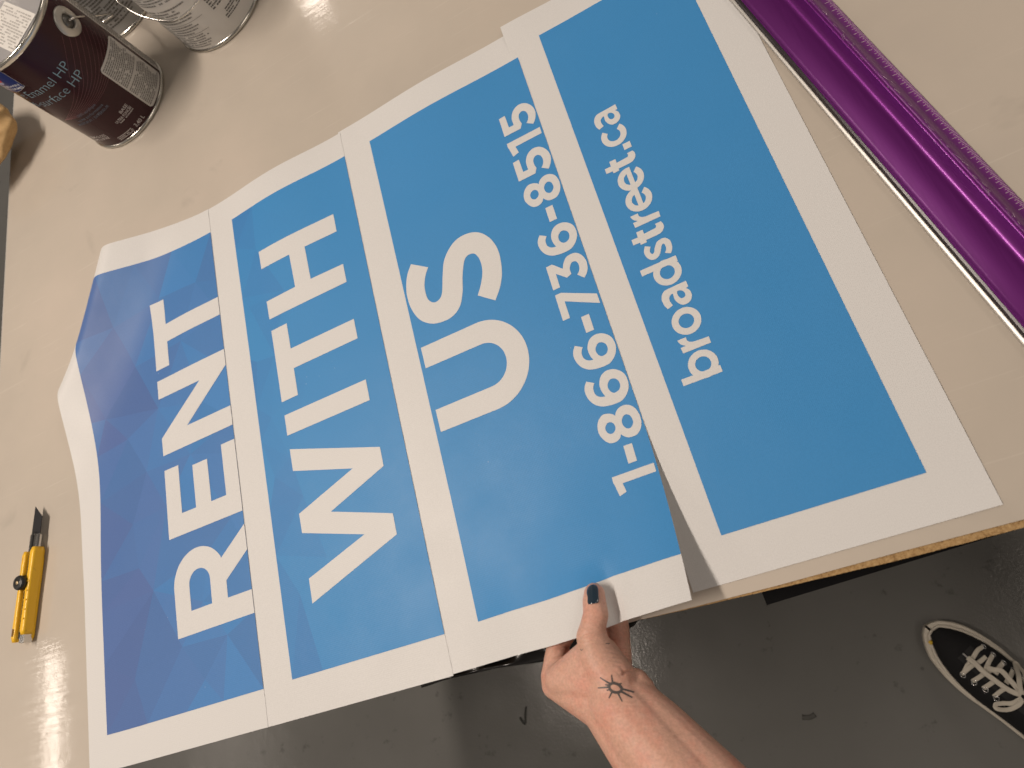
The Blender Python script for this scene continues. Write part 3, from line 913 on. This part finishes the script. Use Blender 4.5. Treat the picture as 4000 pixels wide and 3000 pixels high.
# thin sweeping lines
def sweep(bm):
    L0 = [(-34, 166), (-62, 134), (-72, 117), (-90, 101), (-121, 81)]
    L1 = [(14, 116), (-8, 101), (-34, 89), (-72, 80.5), (-121, 81)]
    for k in range(11):
        f = (k / 10) ** .9
        pts = smooth_path([(A(a[0] + (b[0] - a[0]) * f), (a[1] + (b[1] - a[1]) * f) / 1000, 0) for a, b in zip(L0, L1)], 8)
        hw = .00022
        for p, q in zip(pts, pts[1:]):
            d = (q - p); n = Vector((-d.y, d.x, 0)).normalized() * hw
            vs = [bm.verts.new(x) for x in (p - n, q - n, q + n, p + n)]
            bm.faces.new(vs)
    bmesh.ops.recalc_face_normals(bm, faces=bm.faces)
decal(c1, rl - .0001, sweep, inkr, can1, 'sweeping_lines', 0)
# blue badge
def badge(bm, g=0.0):
    x0, x1 = A(-150) + g, A(-102.4) - g
    pts = [(x1, .1600 + g * .6), (x1, .1950 - g)] + [(x0, .1950 - g), (x0, .1600 + g * .6)]
    arcp = [(x0 + (x1 - x0) * k / 16, .1600 + g - .0062 * math.sin(math.pi * k / 16)) for k in range(1, 16)]
    flat_poly(bm, [pts + arcp])
bad = decal(c1, rl, badge, inkp, can1, 'blue_badge')
decal(c1, rl + .0002, lambda bm: badge(bm, .0008), navy, can1, 'badge_field')
decal(c1, rl + .0004, lambda bm: (tx(bm, 'SHERWIN', -137, -105, .1650, .1690, .02), tx(bm, 'WILLIAMS', -138, -104.5, .1592, .1634, .02)), mat('white_print', (.72, .72, .74), .4), can1, 'badge_lettering', .003)
decal(c1, rl + .0004, lambda bm: flat_poly(bm, [arc(A(-126), .1800, .0115, .0085, 0, 352, 40)]), mat('pale_globe_print', (.33, .36, .55), .4), can1, 'badge_globe')
def splash(bm):
    rnd = random.Random(4)
    top_ = [(A(-126) + .013 * math.cos(R(a)), .1835 + .0095 * math.sin(R(a))) for a in range(0, 181, 12)]
    bot = [(A(-126) - .013 + .026 * k / 9, .1830 - rnd.uniform(.001, .007)) for k in range(10)]
    flat_poly(bm, [top_ + bot[1:-1]])
decal(c1, rl + .0006, splash, red, can1, 'badge_splash')
# sticker on the lid
bm = bmesh.new()
sd = Vector((.66, -.75, 0)).normalized(); sn = Vector((-sd.y, sd.x, 0)); so_ = c1 + Vector((-.004, -.005, .1942))
def sq(x, y, z=0): return so_ + sd * x + sn * y + Vector((0, 0, z))
flat_poly(bm, [[(p.x, p.y) for p in (sq(-.05, -.030), sq(.052, -.030), sq(.052, .034), sq(-.05, .034))]], so_.z)
obj('lid_sticker', bm, mat('white_sticker', (.72, .70, .67), .45), lid1, smooth=False)
bm = bmesh.new()
rnd = random.Random(9)
for k in range(13):
    y = -.026 + k * .0044
    x = -.046
    while x < .046:
        w_ = rnd.uniform(.002, .010)
        if rnd.random() < .75:
            flat_poly(bm, [[(p.x, p.y) for p in (sq(x, y), sq(x + w_, y), sq(x + w_, y + .0022), sq(x, y + .0022))]], so_.z + .0002)
        x += w_ + .0015
obj('sticker_print', bm, mat('faded_print', (.42, .40, .38), .5), lid1, smooth=False)

can2, lid2, c2 = paint_can((-.7547, 1.257), 'grey-labelled paint can in shadow behind the maroon can', greyw, (150, -30))
decal(c2, rl, lambda bm: (text_rows(bm, -150, -40, .150, .024, .0052, .0028, 21, ragged=.35), text_rows(bm, -36, 40, .150, .03, .0062, .0024, 22)), inkd, can2, 'fine_print')
can3, lid3, c3 = paint_can((-.5421, 1.0900), 'white-labelled paint can with a wire handle hanging in front, right of the maroon can', paperw, (163, -17),
    bail=[(-.6270, 1.1150, .165), (-.6300, 1.075, .148), (-.6267, 1.0401, .125), (-.6195, 1.029, .112), (-.6032, 1.0127, .100), (-.5745, .9930, .090), (-.5519, .9818, .088), (-.5298, .9770, .090), (-.5098, .9730, .095), (-.4900, .9770, .104), (-.464, 1.012, .135), (-.4560, 1.0610, .165)])
def rows3(bm):
    text_rows(bm, -152, -86, .150, .098, .0052, .0026, 31, ragged=.3)
    text_rows(bm, -152, -84, .090, .060, .0050, .0026, 32, ragged=.35)
    text_rows(bm, -152, -88, .055, .040, .0048, .0022, 33, ragged=.3)
    text_rows(bm, -152, -92, .034, .012, .0042, .0021, 34, ragged=.2)
    flat_poly(bm, [[(A(-150), .0365), (A(-88), .0365), (A(-88), .0371), (A(-150), .0371)]])
    flat_poly(bm, [[(A(-150), .0575), (A(-82), .0575), (A(-82), .0581), (A(-150), .0581)]])
decal(c3, rl, rows3, inkm, can3, 'fine_print')
decal(c3, rl, lambda bm: (text_rows(bm, -70, -40, .075, .052, .0044, .0024, 35, ragged=.3), text_rows(bm, -66, -42, .040, .026, .0038, .0020, 36, ragged=.2)), inkd, can3, 'fine_print')

# ------------------------------------------------------------------ sneaker on the floor
canvas = mat('black_canvas', (.010, .010, .011), .8, spec=.2)
rub = mat('cream_rubber', (.50, .46, .39), .55)
lace_m = mat('cream_cotton_lace', (.52, .48, .41), .85, spec=.2)
t = NT(lace_m)
t.set('Normal', t.bump(t.noise(sc=900, det=2), .5, .0006))
SD, SN = Vector((.47, -.883, 0)), Vector((.883, .47, 0))
def sp(s_, c_, z):                 # shoe coordinates in mm -> world
    al, ac = s_ + 182, c_ + 52
    return Vector(((.47 * al + .883 * ac) / 1000, (-.883 * al + .47 * ac) / 1000, FLOOR_Z + z / 1000))
shoe = thing('sneaker', 'black canvas sneaker with cream rubber sole and white laces on the grey floor', 'shoe', tuple(sp(140, 5, 0)))
Ls = [-3, 0, 5, 12, 24, 40, 55, 78, 102, 123, 143, 175, 215, 250, 275, 288, 292]
Lc = [-2, -9, -17, -24, -33, -41, -45, -48.5, -49.5, -48, -45, -41, -38, -36, -30, -18, -6]
Rc = [-2, 9, 20, 27, 37, 45, 49.5, 54, 56, 55, 53, 46, 38, 34, 28, 17, 6]
def wl(s_): return float(np.interp(s_, Ls, Lc))
def wr(s_): return float(np.interp(s_, Ls, Rc))
def inset_(s_): return float(np.interp(s_, [0, 12, 30, 60, 100, 140, 292], [11, 15, 14, 11, 8, 5.5, 5]))
def ring(s_list, inset, z):
    left = [sp(s_, wl(s_) + inset, z) for s_ in s_list]; right = [sp(s_, wr(s_) - inset, z) for s_ in s_list]
    return left + right[::-1]
sl = sorted(set([-3, -2, 0, 2.5, 5, 8, 12, 18] + list(range(24, 276, 8)) + [275, 282, 288, 292]))
bm = bmesh.new()
levels = [(2.0, 0), (0, 2), (0, 21), (1.0, 24), (2.2, 25)]
rings = [[bm.verts.new(p) for p in ring(sl, i_, z)] for i_, z in levels]
n = len(rings[0])
for a, b in zip(rings, rings[1:]):
    for k in range(n): bm.faces.new((a[k], a[(k + 1) % n], b[(k + 1) % n], b[k]))
bm.faces.new(rings[0][::-1]); bm.faces.new(rings[-1])
bmesh.ops.remove_doubles(bm, verts=bm.verts, dist=1e-5)
bmesh.ops.recalc_face_normals(bm, faces=bm.faces)
sole = obj('sole', bm, rub, shoe)
sole.modifiers.new('edges', 'EDGE_SPLIT').split_angle = R(40)
bm = bmesh.new()
fs_ = [12.2, 13, 14.5, 17, 20] + list(range(24, 280, 8))
fox = [sp(s_, wl(s_) + inset_(s_) - 1.5, 27.5) for s_ in fs_] + [sp(s_, wr(s_) - inset_(s_) + 1.5, 27.5) for s_ in fs_][::-1]
_m = (fox[0] + fox[-1]) / 2
toe_ = [_m.lerp(p, k) - SD * (d * .9) for p, k, d in ((fox[-1], .75, .0012), (fox[-1], .4, .0026), (_m, 0, .0031), (fox[0], .4, .0026), (fox[0], .75, .0012))]
fox = toe_[2:] + fox + toe_[:3]
tube(bm, fox, 0, n=8, flat=(.0032, .0026), updir=(0, 0, 1))
obj('foxing_strip', bm, rub, sole)
def top_z(s_): return float(np.interp(s_, [4, 12, 25, 45, 70, 95, 120, 150, 185, 215, 292], [30, 41, 50, 57, 63, 70, 78, 88, 97, 100, 84]))
def upz(s_, c_):
    a, b = wl(s_) + inset_(s_) + .5, wr(s_) - inset_(s_) - .5
    x = (c_ - (a + b) / 2) / max(1, (b - a) / 2)
    return 27 + (top_z(s_) - 27) * max(0.0, 1 - abs(x) ** 2.6) ** .55
bm = bmesh.new()
rows = []
ul = [12.5, 13.5, 16, 20, 26] + list(range(36, 215, 8))
for s_ in ul:
    a, b = wl(s_) + inset_(s_), wr(s_) - inset_(s_)
    row = []
    for k in range(33):
        th = math.pi * k / 32
        x = (a + b) / 2 - (b - a) / 2 * math.cos(th)
        row.append(bm.verts.new(sp(s_, x, upz(s_, (a + b) / 2 - ((b - a) / 2 - .5) * math.cos(th)))))
    rows.append(row)
for a, b in zip(rows, rows[1:]):
    for k in range(32): bm.faces.new((a[k], a[k + 1], b[k + 1], b[k]))
cap = bm.verts.new(sp(10.5, 0, 27))
for k in range(32): bm.faces.new((cap, rows[0][k + 1], rows[0][k]))
# heel quarter walls round the foot opening
hr = []
for lv, (zz, ins) in enumerate(((26, 5.5), (55, 7), (84, 11))):
    pts = [(s_, wl(s_) + ins) for s_ in range(212, 290, 8)] + [(287 - ins * .6, 0)] + [(s_, wr(s_) - ins) for s_ in range(284, 208, -8)]
    hr.append([bm.verts.new(sp(p[0], p[1], zz)) for p in pts])
for a, b in zip(hr, hr[1:]):
    for k in range(len(a) - 1): bm.faces.new((a[k], a[k + 1], b[k + 1], b[k]))
bmesh.ops.recalc_face_normals(bm, faces=bm.faces)
obj('canvas_upper', bm, canvas, shoe)
bm = bmesh.new()
tg = lambda s_, c_: sp(s_, c_, upz(min(s_, 205), c_) + 2.0 + max(0, s_ - 205) * .5)
grid([60 + 5 * k for k in range(34)], [-9 + 4 * k for k in range(9)], lambda s_, c_: tg(s_, c_ + 0), bm)
obj('tongue', bm, mat('black_canvas_tongue', (.012, .012, .013), .85), shoe)
eye_m = mat('nickel_eyelet', (.60, .60, .60), .25, metal=1.0)
eyes = [(83.5, -25.2), (100.5, -22.0), (117.3, -18.8), (134.7, -17.5), (151.5, -16.5), (76.2, 36.6), (92.6, 36.6), (110, 37.2), (126.2, 38.3), (142.5, 38.5)]
first = None
for (s_, c_) in eyes:
    z = upz(s_, c_) + 1.2
    zn = (upz(s_ + .5, c_ + 1) - upz(s_ + .5, c_ - 1)) / 2
    if first is None:
        bm = bmesh.new()
        tube(bm, [Vector((.0041 * math.cos(a * math.pi / 10), .0041 * math.sin(a * math.pi / 10), 0)) for a in range(21)], .0009, 8)
        me = bpy.data.meshes.new('eyelet'); bm.to_mesh(me); bm.free()
        for p in me.polygons: p.use_smooth = True
        first = link('eyelet', me, shoe, [eye_m]); o = first
    else:
        o = first.copy(); COL.objects.link(o); o.parent = shoe
    o.location = sp(s_, c_, z) - shoe.location
    nrm = (SN * -zn + Vector((0, 0, 1)) - SD * .12).normalized()
    o.rotation_mode = 'QUATERNION'
    o.rotation_quaternion = nrm.to_track_quat('Z', 'Y')
bm = bmesh.new()
def lace(pts, w_=3.6, h=0.0, th=.9):
    q = smooth_path([sp(s_, c_, upz(s_, c_) + 3.0 + hh + h) for s_, c_, hh in pts], 8)
    tube(bm, q, 0, n=10, flat=(w_ / 1000, th / 1000), updir=(0, 0, 1))
lace([(76.2, 35.6, -2), (72, 25, 1), (73.9, 8.3, 2), (77, -9.6, 1), (81, -20, 0)])
lace([(81.7, -25.4, -2.5), (80.4, -13.3, 1), (80.9, -1.3, 2.5), (84, 9.5, 2), (86, 25, 1)])
lace([(92.6, 36, -2), (92.8, 23, 2), (95.8, 11, 3), (98, 0, 2)])
lace([(98.1, -22.3, -2.5), (98.7, -8, 2), (100, 4, 2.5), (104, 15, 2)])
lace([(110, 36.6, -2), (108.5, 25, 1), (110, 12, 2)], 3.9)
lace([(114.3, -19.2, -2.5), (114.6, -6, 2), (116, 6, 2.5)])
lace([(126.2, 37.5, -2), (126.3, 26, 1), (128, 12, 2)], 3.9)
lace([(131.1, -17.9, -2.5), (130.3, -5, 2), (132, 8, 2.5)], 3.4)
lace([(68, 3.0, 6), (79.4, 3.5, 8), (96.5, 1.9, 8.5), (116.2, 3.5, 8.5), (135, 5.9, 9), (150.3, 12.7, 9)], 4.2)
lace([(95.8, 11, 4), (103.7, 16, 8), (112, 22.6, 9), (129.9, 19.5, 9), (149, 15.3, 9)], 4.2)
lace([(153, 10, 10), (150, -6, 9), (143, -17, 8), (140, -26, 6), (146, -30, 7), (153, -20, 9), (156, -4, 10), (155, 8, 10)], 3.6)
lace([(150, 14, 10), (143, 20.2, 11), (133, 36.1, 9), (127, 50, 4), (136, 48, 6), (150, 30, 10), (153, 16, 11)], 4.0)
obj('laces', bm, lace_m, shoe)
bm = bmesh.new()
tube(bm, smooth_path([sp(60.5, 3.2, upz(60.5, 3.2) + 4.5), sp(64, 3.1, upz(64, 3) + 6.5), sp(68.5, 3.0, upz(68.5, 3) + 9)], 4), .0014, 8)
obj('lace_tip', bm, mat('grey_lace_tip', (.42, .41, .40), .35), shoe)
bm = bmesh.new()
bmesh.ops.create_icosphere(bm, subdivisions=2, radius=.0042)
for v in bm.verts: v.co = sp(20.5, -18.0, 30.5) + Vector((v.co.x * (1 + .2 * math.sin(v.co.y * 900)), v.co.y, v.co.z * .7))
obj('dried_paint_spot', bm, mat('yellow_paint', (.55, .36, .03), .6), shoe)

# small dark slivers lying on the floor
db = mat('dark_debris', (.022, .023, .020), .7)
def sliver(pts, wd, label):
    bm = bmesh.new()
    tube(bm, smooth_path([(x / 1000, y / 1000, FLOOR_Z + .0012) for x, y in pts], 4), 0, n=8, flat=(wd, .0012), updir=(0, 0, 1))
    tag(obj('floor_debris', bm, db), label, 'debris')
sliver([(-703, -103), (-709, -117), (-716, -137), (-724, -121)], .0022, 'thin dark bent sliver of debris on the floor below the hand')
db = mat('dull_scrap', (.055, .054, .050), .8)
sliver([(-140, -241), (-128, -244), (-116, -241)], .0045, 'small dark flat scrap on the floor left of the sneaker')

# ------------------------------------------------------------------ person: hand and forearm
skin = mat('skin', (.56, .32, .22), .48, spec=.4, sss=.12)
t = NT(skin)
blot = t.ramp(t.noise(sc=38, det=5, rough=.62), [(.28, (.66, .310, .230)), (.5, (.65, .375, .285)), (.74, (.59, .350, .260))])
fine_ = t.ramp(t.noise(sc=420, det=3), [(.3, .86), (.7, 1.06)])
t.set('Base Color', t.mix(1.0, blot, fine_, 'MULTIPLY'))
wr1 = t.noise(scale=(90, 480, 200), sc=1.0, det=3, rot=(0, 0, R(-25)))
nb = t.bump(t.noise(sc=700, det=2), .22, .0008)
nb = t.bump(t.noise(sc=90, det=3), .15, .002, nb)
t.set('Normal', t.bump(wr1, .3, .0012, nb))
HAND= [(-193.8,35.9,33,9.3,-195.4,29.0,35.5,10.4),(-195.4,29.0,35.5,10.4,-195.8,17.9,40,11.0),(-195.8,17.9,40,11.0,-200.1,10.1,42,11.2),(-200.1,10.1,42,11.2,-204.9,0.2,43,13.2),(-204.9,0.2,43,13.2,-204.0,-15.5,42,16.8),(-204.0,-15.5,42,16.8,-198.0,-36.5,40,20.5),(-198.0,-36.5,40,20.5,-198.8,-56.5,39,23),(-199.2,-13.9,36,12,-191.4,-33.4,34,12),(-213.4,-13.7,38,13.5,-244.0,-25.2,30,13.5),(-209.1,-23.5,38,17,-236.5,-31.2,31,15),(-203.1,-42.2,37,21,-249.3,-27.6,28,14.5),(-220.4,-53.0,32,20,-257.3,-31.1,22,13),(-257.3,-31.1,22,13,-257.0,-23.4,21,12.3),(-257.7,-24.5,20,12.3,-252.8,-7.9,14,11),(-252.8,-7.9,14,11,-248.6,4.6,8,10.3),(-248.6,4.6,8,10.3,-226.6,17.1,9,8.5),(-225.6,17.0,12,8.5,-205.7,28.6,13,7.5),(-201.4,-39.1,14,14,-195.4,-23.7,4,10),(-195.4,-23.7,4,10,-189.1,4.8,3,9.8),(-189.1,4.8,3,9.8,-185.6,27.8,9,8.0),(-212.7,-35.3,6,14,-213.3,-13.3,-4,9.5),(-213.3,-13.3,-4,9.5,-207.0,9.1,-1,9),(-207.0,9.1,-1,9,-199.5,29.1,7,8.0),(-225.6,-37.7,0,13,-229.2,-14.7,-9,9),(-229.2,-14.7,-9,9,-224.7,5.9,-7,8.0),(-224.7,5.9,-7,8.0,-216.7,21.4,2.5,7),(-208.6,-47.1,24,22,-233.7,-32.3,10,17),(-199.9,-47.4,20,20,-201.9,-37.2,10,16),(-180.6,-45.0,31,11.5,-179.3,-52.5,31,13.5),(-179.3,-52.5,31,13.5,-186.1,-60.1,33,19.5),(-189.9,-43.4,34,15,-187.2,-58.4,36,20),(-210.9,-59.8,35,21.5,-193.8,-56.1,35,23.5),(-211.5,-60.1,35,21.5,-195.2,-88.7,42,25),(-199.9,-57.7,39,25.5,-182.3,-86.1,48,28.5),(-189.4,-57.8,34,22,-170.2,-83.9,41,25),(-195.2,-88.7,42,25,-160.3,-152.7,60,28),(-182.3,-86.1,48,28.5,-141.6,-146.9,66,31),(-170.2,-83.9,41,25,-126.8,-143.6,58,28),(-160.3,-152.7,60,28,-111.8,-216.3,85,31),(-141.2,-149.3,64,30,-98.1,-208.5,88,33),(-126.8,-143.6,58,28,-85.9,-203.5,83,31)]
CREASES= [([(-497.9,51.1),(-479.4,49.5),(-460.0,41.7)],0.35),([(-494.4,54.6),(-476.7,52.2),(-460.3,46.2)],0.25),([(-211.8,2.9),(-205.8,4.5),(-198.0,3.7),(-191.6,0.2)],0.35),([(-214.3,0.1),(-206.9,1.2),(-199.2,-0.0),(-190.9,-4.0)],0.35),([(-215.5,-2.0),(-207.6,-1.1),(-198.3,-2.4),(-189.5,-6.4)],0.3),([(-209.7,-4.4),(-200.5,-4.2),(-193.3,-6.5),(-188.9,-9.4)],0.3),([(-198.1,-10.0),(-191.9,-10.6),(-186.2,-13.9)],0.3),([(-196.8,-14.1),(-189.6,-14.9),(-183.4,-18.3)],0.35),([(-195.9,-18.1),(-188.8,-18.8),(-183.1,-22.0)],0.35),([(-194.5,-21.7),(-187.9,-22.3),(-182.7,-25.4)],0.35),([(-193.0,-25.3),(-186.9,-25.8),(-181.9,-29.3)],0.3),([(-249.7,-2.0),(-240.7,-1.7),(-231.0,-6.4)],0.5),([(-250.8,-8.5),(-241.7,-8.7),(-235.2,-9.3)],0.4),([(-249.9,-12.0),(-240.9,-11.7),(-234.6,-10.8)],0.35),([(-183.7,-34.8),(-181.4,-34.0),(-176.8,-34.0)],1.3),([(-183.2,-30.3),(-181.6,-33.0),(-182.3,-35.1)],0.6),([(-187.6,-31.1),(-185.5,-33.9),(-185.2,-36.3)],0.3)]
RAYS= [(-201.7,-32.4,-194.4,-39.0),(-191.4,-32.7,-192.1,-38.3),(-206.2,-39.9,-195.9,-41.3),(-198.9,-38.7,-195.2,-40.1),(-185.5,-41.2,-189.0,-41.0),(-177.8,-50.3,-187.2,-44.8),(-179.3,-53.5,-187.4,-46.9),(-187.3,-54.2,-190.3,-46.5),(-198.0,-49.5,-193.7,-44.7),(-198.6,-43.4,-195.7,-43.1),(-191.1,-38.3,-190.0,-39.7),(-185.6,-44.7,-187.7,-43.3)]
RING= [(-195.8,-41.1),(-194.0,-39.3),(-191.0,-39.5),(-188.1,-41.5),(-186.6,-44.5),(-187.5,-46.7),(-190.4,-46.9),(-193.5,-45.6),(-195.5,-43.4)]
MOON= [(-213.9,-6.4),(-213.7,-7.4),(-212.8,-7.8),(-211.6,-7.6),(-210.7,-7.0)]
DASH= [(-191.5,-7.8),(-189.2,-8.6),(-187.5,-9.9)]
person = thing('person', 'bare left forearm and hand with a small sun tattoo pinching the lifted banner edge', 'person', (-.2, -.05, .03))
bm = bmesh.new()
def blob(a, ra, b, rb):
    """tapered capsule between two joints"""
    d = (b - a); L = d.length
    q = d.to_track_quat('Z', 'Y') if L > 1e-7 else Vector((0, 0, 1)).to_track_quat('Z', 'Y')
    N, M = 20, 7
    rr = []
    for k in range(M + 1):
        an = -math.pi / 2 + (math.pi / 2) * k / M
        rr.append((ra * math.cos(an), ra * math.sin(an)))
    for k in range(M + 1):
        an = (math.pi / 2) * k / M
        rr.append((rb * math.cos(an), L + rb * math.sin(an)))
    prev = None
    for r_, z_ in rr:
        ring_ = [bm.verts.new(a + q @ Vector((max(r_, 1e-5) * math.cos(2 * math.pi * i / N), max(r_, 1e-5) * math.sin(2 * math.pi * i / N), z_))) for i in range(N)]
        if prev:
            for i in range(N): bm.faces.new((prev[i], prev[(i + 1) % N], ring_[(i + 1) % N], ring_[i]))
        else:
            bm.faces.new(ring_[::-1])
        prev = ring_
    bm.faces.new(prev)
for h in HAND:
    blob(Vector(h[0:3]) / 1000, (h[3] + .5) / 1000, Vector(h[4:7]) / 1000, (h[7] + .5) / 1000)
me = bpy.data.meshes.new('raw_hand'); bm.to_mesh(me); bm.free()
raw = bpy.data.objects.new('raw_hand', me); COL.objects.link(raw)
rm = raw.modifiers.new('fuse', 'REMESH'); rm.mode = 'VOXEL'; rm.voxel_size = .0008; rm.adaptivity = 0
sm = raw.modifiers.new('soften', 'SMOOTH'); sm.factor = .5; sm.iterations = 45
dg = bpy.context.evaluated_depsgraph_get()
hm = bpy.data.meshes.new_from_object(raw.evaluated_get(dg))
bpy.data.objects.remove(raw); bpy.data.meshes.remove(me)
hm.name = 'hand_and_forearm'
# skin creases over the joints: shallow grooves pressed into the surface
nv = len(hm.vertices)
co = np.empty(nv * 3); hm.vertices.foreach_get('co', co); co = co.reshape(-1, 3)
no = np.array([v.normal[:] for v in hm.vertices])
dep = np.zeros(nv)
for line, depth in CREASES:
    pl_ = [Vector((x / 1000, y / 1000, 0)) for x, y in line]
    pl_ = [(p.x, p.y) for p in smooth_path(pl_, 6)]
    dmin = np.full(nv, 1.0); tpos = np.zeros(nv)
    for i_, (p, q) in enumerate(zip(pl_, pl_[1:])):
        d_ = np.array(q) - np.array(p); L2 = d_ @ d_
        tt_ = np.clip(((co[:, :2] - p) @ d_) / L2, 0, 1)
        ds = np.linalg.norm(co[:, :2] - (np.array(p) + tt_[:, None] * d_), axis=1)
        upd = ds < dmin
        dmin = np.where(upd, ds, dmin); tpos = np.where(upd, (i_ + tt_) / (len(pl_) - 1), tpos)
    dep += depth * .0019 * np.exp(-(dmin / .0010) ** 2) * np.sin(np.pi * np.clip(tpos, .04, .96)) ** .5 * (no[:, 2] > .1)
co -= no * dep[:, None]
hm.vertices.foreach_set('co', co.reshape(-1))
for v in hm.vertices: v.co -= person.location
for p in hm.polygons: p.use_smooth = True
hm.materials.clear()
hand = link('hand_and_forearm', hm, person, [skin])
bm = bmesh.new(); bm.from_mesh(hm)
tree = BVHTree.FromBMesh(bm); bm.free()
def skin_pt(x, y, off=.00018):
    hit = tree.ray_cast(Vector((x, y, .2)) - person.location, Vector((0, 0, -1)))
    if hit[0] is None: return Vector((x, y, .05)), Vector((0, 0, 1))
    return hit[0] + person.location + hit[1] * off, hit[1]
def ink_line(bm, pts, w0, w1=None):
    w1 = w1 or w0
    path = []
    for a, b in zip(pts, pts[1:]):
        n = max(2, int((Vector(b) - Vector(a)).length / .0006))
        path += [Vector(a).lerp(Vector(b), k / n) for k in range(n)]
    path.append(Vector(pts[-1]))
    rows_ = []
    for i, p in enumerate(path):
        d = (path[min(i + 1, len(path) - 1)] - path[max(i - 1, 0)]).normalized()
        s_ = Vector((-d.y, d.x)); w_ = w0 + (w1 - w0) * i / max(1, len(path) - 1)
        rows_.append([bm.verts.new(skin_pt(*(p + s_ * w_ * k))[0]) for k in (-1, -.33, .33, 1)])
    for a, b in zip(rows_, rows_[1:]):
        for k in range(3): bm.faces.new((a[k], b[k], b[k + 1], a[k + 1]))
ink = mat('tattoo_ink', (.085, .070, .066), .5)
bm = bmesh.new()
for x0, y0, x1, y1 in RAYS: ink_line(bm, [(x0 / 1000, y0 / 1000), (x1 / 1000, y1 / 1000)], .00045, .00080)
cl = [(x / 1000, y / 1000) for x, y in RING]
ink_line(bm, [tuple(p)[:2] for p in smooth_path([(x, y, 0) for x, y in cl + cl[:1]], 5)], .00110)
bmesh.ops.recalc_face_normals(bm, faces=bm.faces)
obj('sun_tattoo', bm, ink, hand)
ink2 = mat('faded_tattoo_ink', (.16, .105, .095), .5)
bm = bmesh.new()
ink_line(bm, [(x / 1000, y / 1000) for x, y in MOON], .0003)
bmesh.ops.recalc_face_normals(bm, faces=bm.faces)
obj('crescent_tattoo', bm, ink2, hand)
bm = bmesh.new()
ink_line(bm, [(x / 1000, y / 1000) for x, y in DASH[:2]], .0004)
bmesh.ops.recalc_face_normals(bm, faces=bm.faces)
obj('dash_tattoo', bm, ink2, hand)
# painted thumb nail, laid over the thumb tip and a little longer than the thumb
nail_m = mat('dark_blue_nail_polish', (.010, .028, .048), .10, spec=.7, coat=.6, coat_rough=.04)
NC = Vector((-192.6, 35.0)) / 1000; ND = Vector((.10, .995)).normalized(); NS = Vector((ND.y, -ND.x))
ya, yb = -.006, .001
za, zb = (skin_pt(*(NC + ND * y_))[0].z for y_ in (ya, yb))
bm = bmesh.new()
rows_ = []
for j in range(17):
    f = j / 16
    y = -.0078 + f * .0164
    hw = .0057 * (1 if f < .6 else math.sqrt(max(.03, 1 - ((f - .6) / .415) ** 2.2))) * (.90 + .10 * ss(f, 0, .15))
    row = []
    for k in range(13):
        x = (k / 6 - 1)
        p = NC + ND * y + NS * (x * hw)
        zc = za + (zb - za) * (y - ya) / (yb - ya) + .0011 - .0019 * x * x
        row.append(bm.verts.new((p.x, p.y, zc)))
    rows_.append(row)
for a, b in zip(rows_, rows_[1:]):
    for k in range(12): bm.faces.new((a[k], b[k], b[k + 1], a[k + 1]))
bmesh.ops.recalc_face_normals(bm, faces=bm.faces)
nail = obj('thumbnail', bm, nail_m, hand)
so = nail.modifiers.new('thickness', 'SOLIDIFY'); so.thickness = .0007; so.offset = -1
